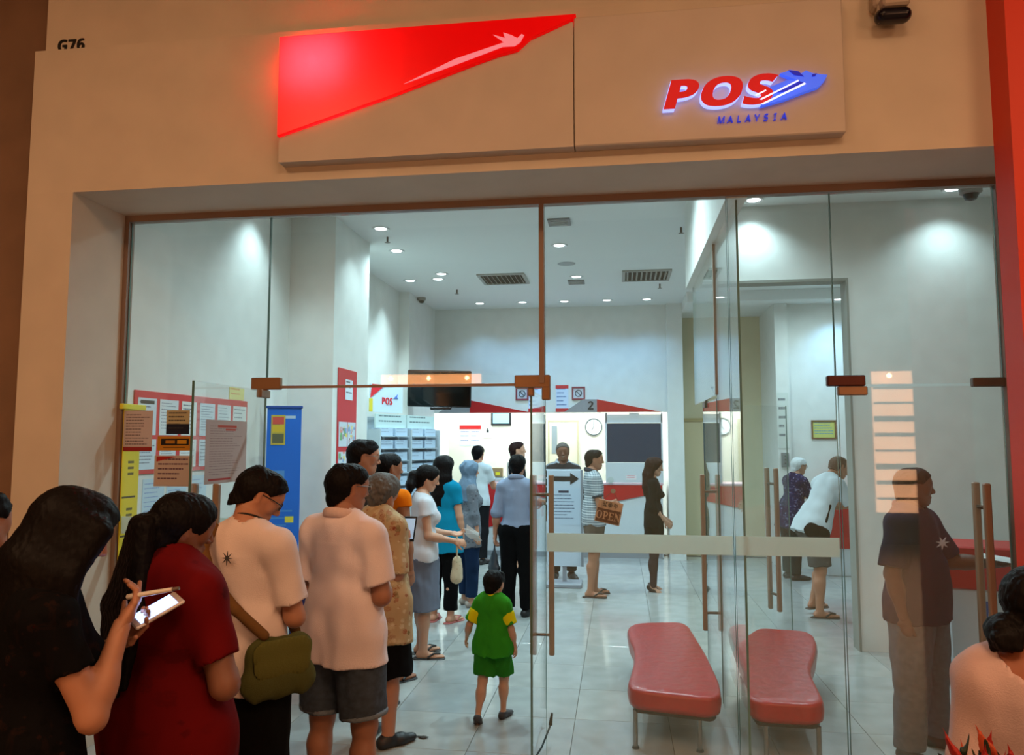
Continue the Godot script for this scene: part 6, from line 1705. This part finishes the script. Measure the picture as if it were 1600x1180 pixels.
	person({at = Vector3(-0.30, 0, -4.68), turn = 1.75, h = 1.70, label = "young man in grey striped polo and brown shorts, arms folded", skin = tan, face = "plain", cell = 0.013, hcell = 0.005, head = [-0.15, 0.05, 0.0], hair = {kind = "tuft", m = black},
		arms = {r = [Vector3(-0.18, -1, 0.18), Vector3(0.75, 0.0, 0.75), Vector3(0, 0, -1), 0.7], l = [Vector3(0.18, -1, 0.22), Vector3(-0.75, -0.08, 0.8), Vector3(0, 0, -1), 0.7]},
		top = {name = "polo_shirt", m = striped("polo_stripe", Color(0.44, 0.50, 0.54), Color(0.80, 0.83, 0.84), 36, 0.42), collar = cloth("polo_collar_dark", Color(0.20, 0.24, 0.28)), sleeve = 0.72, cuffs = cloth("polo_collar_dark", Color(0.20, 0.24, 0.28)), hem = 0.83, loose = 0.022}, bottom = {kind = "shorts", len = 0.86, m = cloth("shorts_brown", Color(0.38, 0.33, 0.29)), loose = 0.022}, shoes = {kind = "slipper", m = mat("slipper_brown", Color(0.22, 0.17, 0.14), 0.6)},
		legs = {l = [Vector3(0.02, -1, 0.06), Vector3(0, -1, -0.02)], r = [Vector3(-0.02, -1, -0.06), Vector3(0, -1, -0.1)]}})
	person({at = Vector3(0.41, 0, -5.08), turn = 1.65, h = 1.60, fem = true, w = 0.93, label = "slim woman in black jacket, skirt and heels, long reddish brown hair", skin = fair, face = "plain", cell = 0.013, hcell = 0.005, head = [-0.05, 0.15, 0.0], hair = {kind = "long", m = brown, len = 0.26, wide = 0.8, cell = 0.008},
		arms = {r = [Vector3(-0.10, -1, -0.05), Vector3(0.15, -0.75, 0.7), Vector3(1, 0, 0), 0.7], l = [Vector3(0.12, -1, 0.0), Vector3(-0.2, -0.7, 0.75), Vector3(-1, 0, 0), 0.7]},
		top = {name = "jacket", m = cloth("jacket_black", Color(0.085, 0.075, 0.075)), sleeve = 1.35, hem = 0.82, loose = 0.012}, bottom = {kind = "skirt", hem = 0.52, m = cloth("skirt_black", Color(0.055, 0.05, 0.055)), flare = 0.125, loose = 0.01}, stockings = cloth("stocking_grey", Color(0.26, 0.20, 0.20)), tiptoe = {l = 0.35, r = 0.35}, shoes = {kind = "heel", m = mat("shoe_black_gloss", Color(0.05, 0.045, 0.05), 0.3)},
		legs = {l = [Vector3(0.02, -1, 0.03), Vector3(0, -1, -0.02)], r = [Vector3(-0.01, -1, -0.02), Vector3(0, -1, -0.05)]}})
	# ---- right-hand bay
	person({at = Vector3(2.24, 0, -6.12), turn = 1.95, h = 1.60, lean = 0.22, label = "elderly man with white hair in navy patterned shirt at the bay counter", skin = fair, face = "plain", cell = 0.016, hcell = 0.006, head = [0.0, 0.05, 0.0], glasses = mat("spectacle_black", Color(0.05, 0.05, 0.06), 0.3), hair = {kind = "short", m = white},
		arms = {r = [Vector3(-0.15, -0.85, 0.5), Vector3(0.1, 0.15, 1), Vector3(0, -1, 0), 0.5], l = [Vector3(0.15, -0.85, 0.5), Vector3(-0.1, 0.1, 1), Vector3(0, -1, 0), 0.5]},
		top = {m = speckled("navy_print", Color(0.10, 0.10, 0.24), [Color(0.60, 0.60, 0.74), Color(0.42, 0.41, 0.58)], 80, 3, 2.2, 206), sleeve = 0.9, hem = 0.70, loose = 0.03}, bottom = {kind = "trousers", len = 1.97, m = cloth("trouser_dark_green", Color(0.13, 0.17, 0.17))}, shoes = {kind = "shoe", m = dark_shoe}})
	var wt := {at = Vector3(2.0, 0, -3.98), turn = 1.85, h = 1.73, lean = 0.46, w = 1.05, label = "bald man in white T-shirt and patterned shorts bending forward", skin = tan, cell = 0.014, hcell = 0.0055, head = [-0.1, 0.25, 0.0], hair = {kind = "bald", m = hair_mat("hair_stubble", Color(0.42, 0.33, 0.28))},
		arms = {r = [Vector3(-0.2, -0.8, 0.55), Vector3(0.2, -0.1, 1), Vector3(0, -1, 0), 0.7], l = [Vector3(0.2, -0.8, 0.55), Vector3(-0.2, 0, 1), Vector3(0, -1, 0), 0.7]},
		legs = {l = [Vector3(0.04, -1, 0.42), Vector3(0.0, -1, -0.30)], r = [Vector3(-0.04, -1, 0.02), Vector3(0, -1, -0.05)]},
		top = {m = cloth("tee_white", Color(0.78, 0.82, 0.84)), sleeve = 0.75, hem = 0.80, loose = 0.03}, bottom = {kind = "shorts", len = 0.9, m = speckled("grey_floral_shorts", Color(0.32, 0.32, 0.31), [Color(0.5, 0.48, 0.46), Color(0.2, 0.2, 0.2)], 70, 4, 3.0, 207), loose = 0.026}, shoes = {kind = "slipper", m = mat("slipper_brown", Color(0.22, 0.17, 0.14), 0.6)}}
	person(wt)
	var sb := with(wt, "shoulder_bag", "black shoulder bag hanging at the hip of the bald man", "bag")
	part("pouch", blob([bone(Vector3(-0.23, 0.90, -0.14), 0.08, Vector3(-0.23, 0.85, -0.02), 0.08, 0.04, Vector3(1, 0, 0), 0.55)], 0.014, 0.01), cloth("bag_black", Color(0.075, 0.07, 0.07)), sb)
	part("strap", strap_round(wt, [Vector3(-0.22, 0.98, 0.02), Vector3(-0.17, 1.14, 0.10), Vector3(-0.04, 1.30, 0.13), Vector3(0.08, 1.40, 0.16)], 0.018), cloth("bag_black", Color(0.075, 0.07, 0.07)), sb)
	# ---- the guard
	var gd := {at = Vector3(1.72, 0, -0.42), turn = 0.85, h = 1.65, w = 1.16, label = "dark-skinned man in navy polo and jeans standing behind the right door", skin = Color(0.36, 0.22, 0.15), face = "plain", cell = 0.012, hcell = 0.0042, head = [0.55, 0.05, 0.0], belly = 0.9, hair = {kind = "cropped", m = black},
		arms = {r = [Vector3(-0.22, -1, -0.08), Vector3(0.02, -1, 0.22), Vector3(1, 0, 0), 0.8], l = [Vector3(0.35, -0.85, 0.4), Vector3(0.25, 0.06, 1), Vector3(-0.2, 0.9, 0), 0.7]},
		legs = {l = [Vector3(0.14, -1, 0.03), Vector3(0.08, -1, -0.04)], r = [Vector3(-0.14, -1, 0.03), Vector3(-0.06, -1, -0.04)]},
		top = {name = "polo_shirt", m = cloth("polo_navy", Color(0.10, 0.09, 0.20)), collar = cloth("polo_navy_collar", Color(0.08, 0.08, 0.24)), sleeve = 0.85, hem = 0.80, loose = 0.028, flare = 0.022}, bottom = {kind = "trousers", name = "jeans", len = 1.97, m = mottled("denim_grey", Color(0.30, 0.33, 0.36), 0.9, 0.15, 5.0, 44), loose = 0.03}, shoes = {kind = "shoe", m = dark_shoe}}
	person(gd)
	var st2 := []
	for i in 14:
		var r := 0.036 if i % 2 == 0 else 0.013
		st2.append_array([cos(TAU * i / 14.0) * r * 1.5, sin(TAU * i / 14.0) * r])
	var bdg := part("shirt_badge", prism(poly(st2), 0.004), mat("badge_pale", Color(0.70, 0.68, 0.72), 0.6), gd.node, Vector3(-0.065, 1.225, 0.178), Vector3(deg_to_rad(-4), -0.35, 0.1))
	bdg.set_meta("label", "pale star badge on the chest")
	var doc := with(gd, "paper_sheet", "white sheet of paper held out by the man in navy", "paper")
	part("sheet", sheet(0.21, 0.29, 0.001), mat("slip_white", Color(0.85, 0.86, 0.86), 0.6), doc, (gd.joints.wril as Vector3) + Vector3(-0.08, 0.035, 0.08), Vector3(-1.45, 0.2, 0.1))
	# ---- woman at the right edge, close to the lens
	person({at = Vector3(1.08, 0, 2.20), turn = 2.95, h = 1.47, fem = true, w = 1.3, label = "woman in dusty pink top with curly black hair tied low, at the right edge", skin = Color(0.60, 0.36, 0.25), cell = 0.012, hcell = 0.005, head = [-0.35, 0.12, 0.0], hair = {kind = "bun", m = black, bx = 0.07, by = -0.09, fold = 0.004, cell = 0.006},
		top = {name = "wide_neck_top", m = cloth("top_dusty_pink", Color(0.78, 0.67, 0.66)), sleeve = 0.9, neck = 0.125, neck_up = 0.05, neck_z = -0.03, hem = 0.7, loose = 0.02}, bottom = {kind = "trousers", len = 1.95, m = cloth("cloth_charcoal", Color(0.12, 0.12, 0.13))}, shoes = {kind = "shoe", m = dark_shoe}})
	planter()

func planter() -> void:
	var t := thing("flower_stand", Vector3(0.76, 0, 2.74), 0.3, "red flowers with dark green leaves at the bottom right corner", "plant")
	part("pot", lathe([[0.0, 0.0], [0.09, 0.0], [0.12, 1.00], [0.125, 1.02], [0.105, 1.02], [0.0, 1.00]], 24), mat("pot_brown", Color(0.22, 0.14, 0.10), 0.6), t)
	var rng := RandomNumberGenerator.new()
	rng.seed = 5
	var redp := mat("petal_red", Color(0.62, 0.10, 0.06), 0.7)
	var org := mat("petal_orange", Color(0.70, 0.27, 0.12), 0.7)
	var green := mat("leaf_dark_green", Color(0.10, 0.16, 0.07), 0.6)
	var petal := blob([bone(Vector3.ZERO, 0.006, Vector3(0, 0.07, 0.008), 0.016, 0.01, Vector3.BACK, 0.35), bone(Vector3(0, 0.07, 0.008), 0.016, Vector3(0, 0.12, 0.0), 0.004, 0.01, Vector3.BACK, 0.35)], 0.005)
	var leaf := blob([bone(Vector3.ZERO, 0.005, Vector3(0, 0.06, 0.01), 0.011, 0.008, Vector3.BACK, 0.3), bone(Vector3(0, 0.06, 0.01), 0.011, Vector3(0, 0.11, 0.03), 0.003, 0.008, Vector3.BACK, 0.3)], 0.004)
	for i in 26:
		var a := rng.randf() * TAU
		var r := rng.randf() * 0.085
		part("petal", petal, redp if rng.randf() < 0.65 else org, t, Vector3(cos(a) * r, 1.04 + rng.randf() * 0.08, sin(a) * r), Vector3(rng.randf_range(-0.5, 0.5), rng.randf() * TAU, rng.randf_range(-0.5, 0.5)))
	for i in 30:
		var a := rng.randf() * TAU
		var r := 0.03 + rng.randf() * 0.10
		part("leaf", leaf, green, t, Vector3(cos(a) * r, 1.01 + rng.randf() * 0.12, sin(a) * r), Vector3(rng.randf_range(-0.7, 0.7), rng.randf() * TAU, rng.randf_range(-0.7, 0.7)))
	for i in 8:
		var a := TAU * i / 8.0
		part("stem", tube([Vector3(cos(a) * 0.03, 0.99, sin(a) * 0.03), Vector3(cos(a) * 0.06, 1.1, sin(a) * 0.06)], 0.004, 5), green, t)
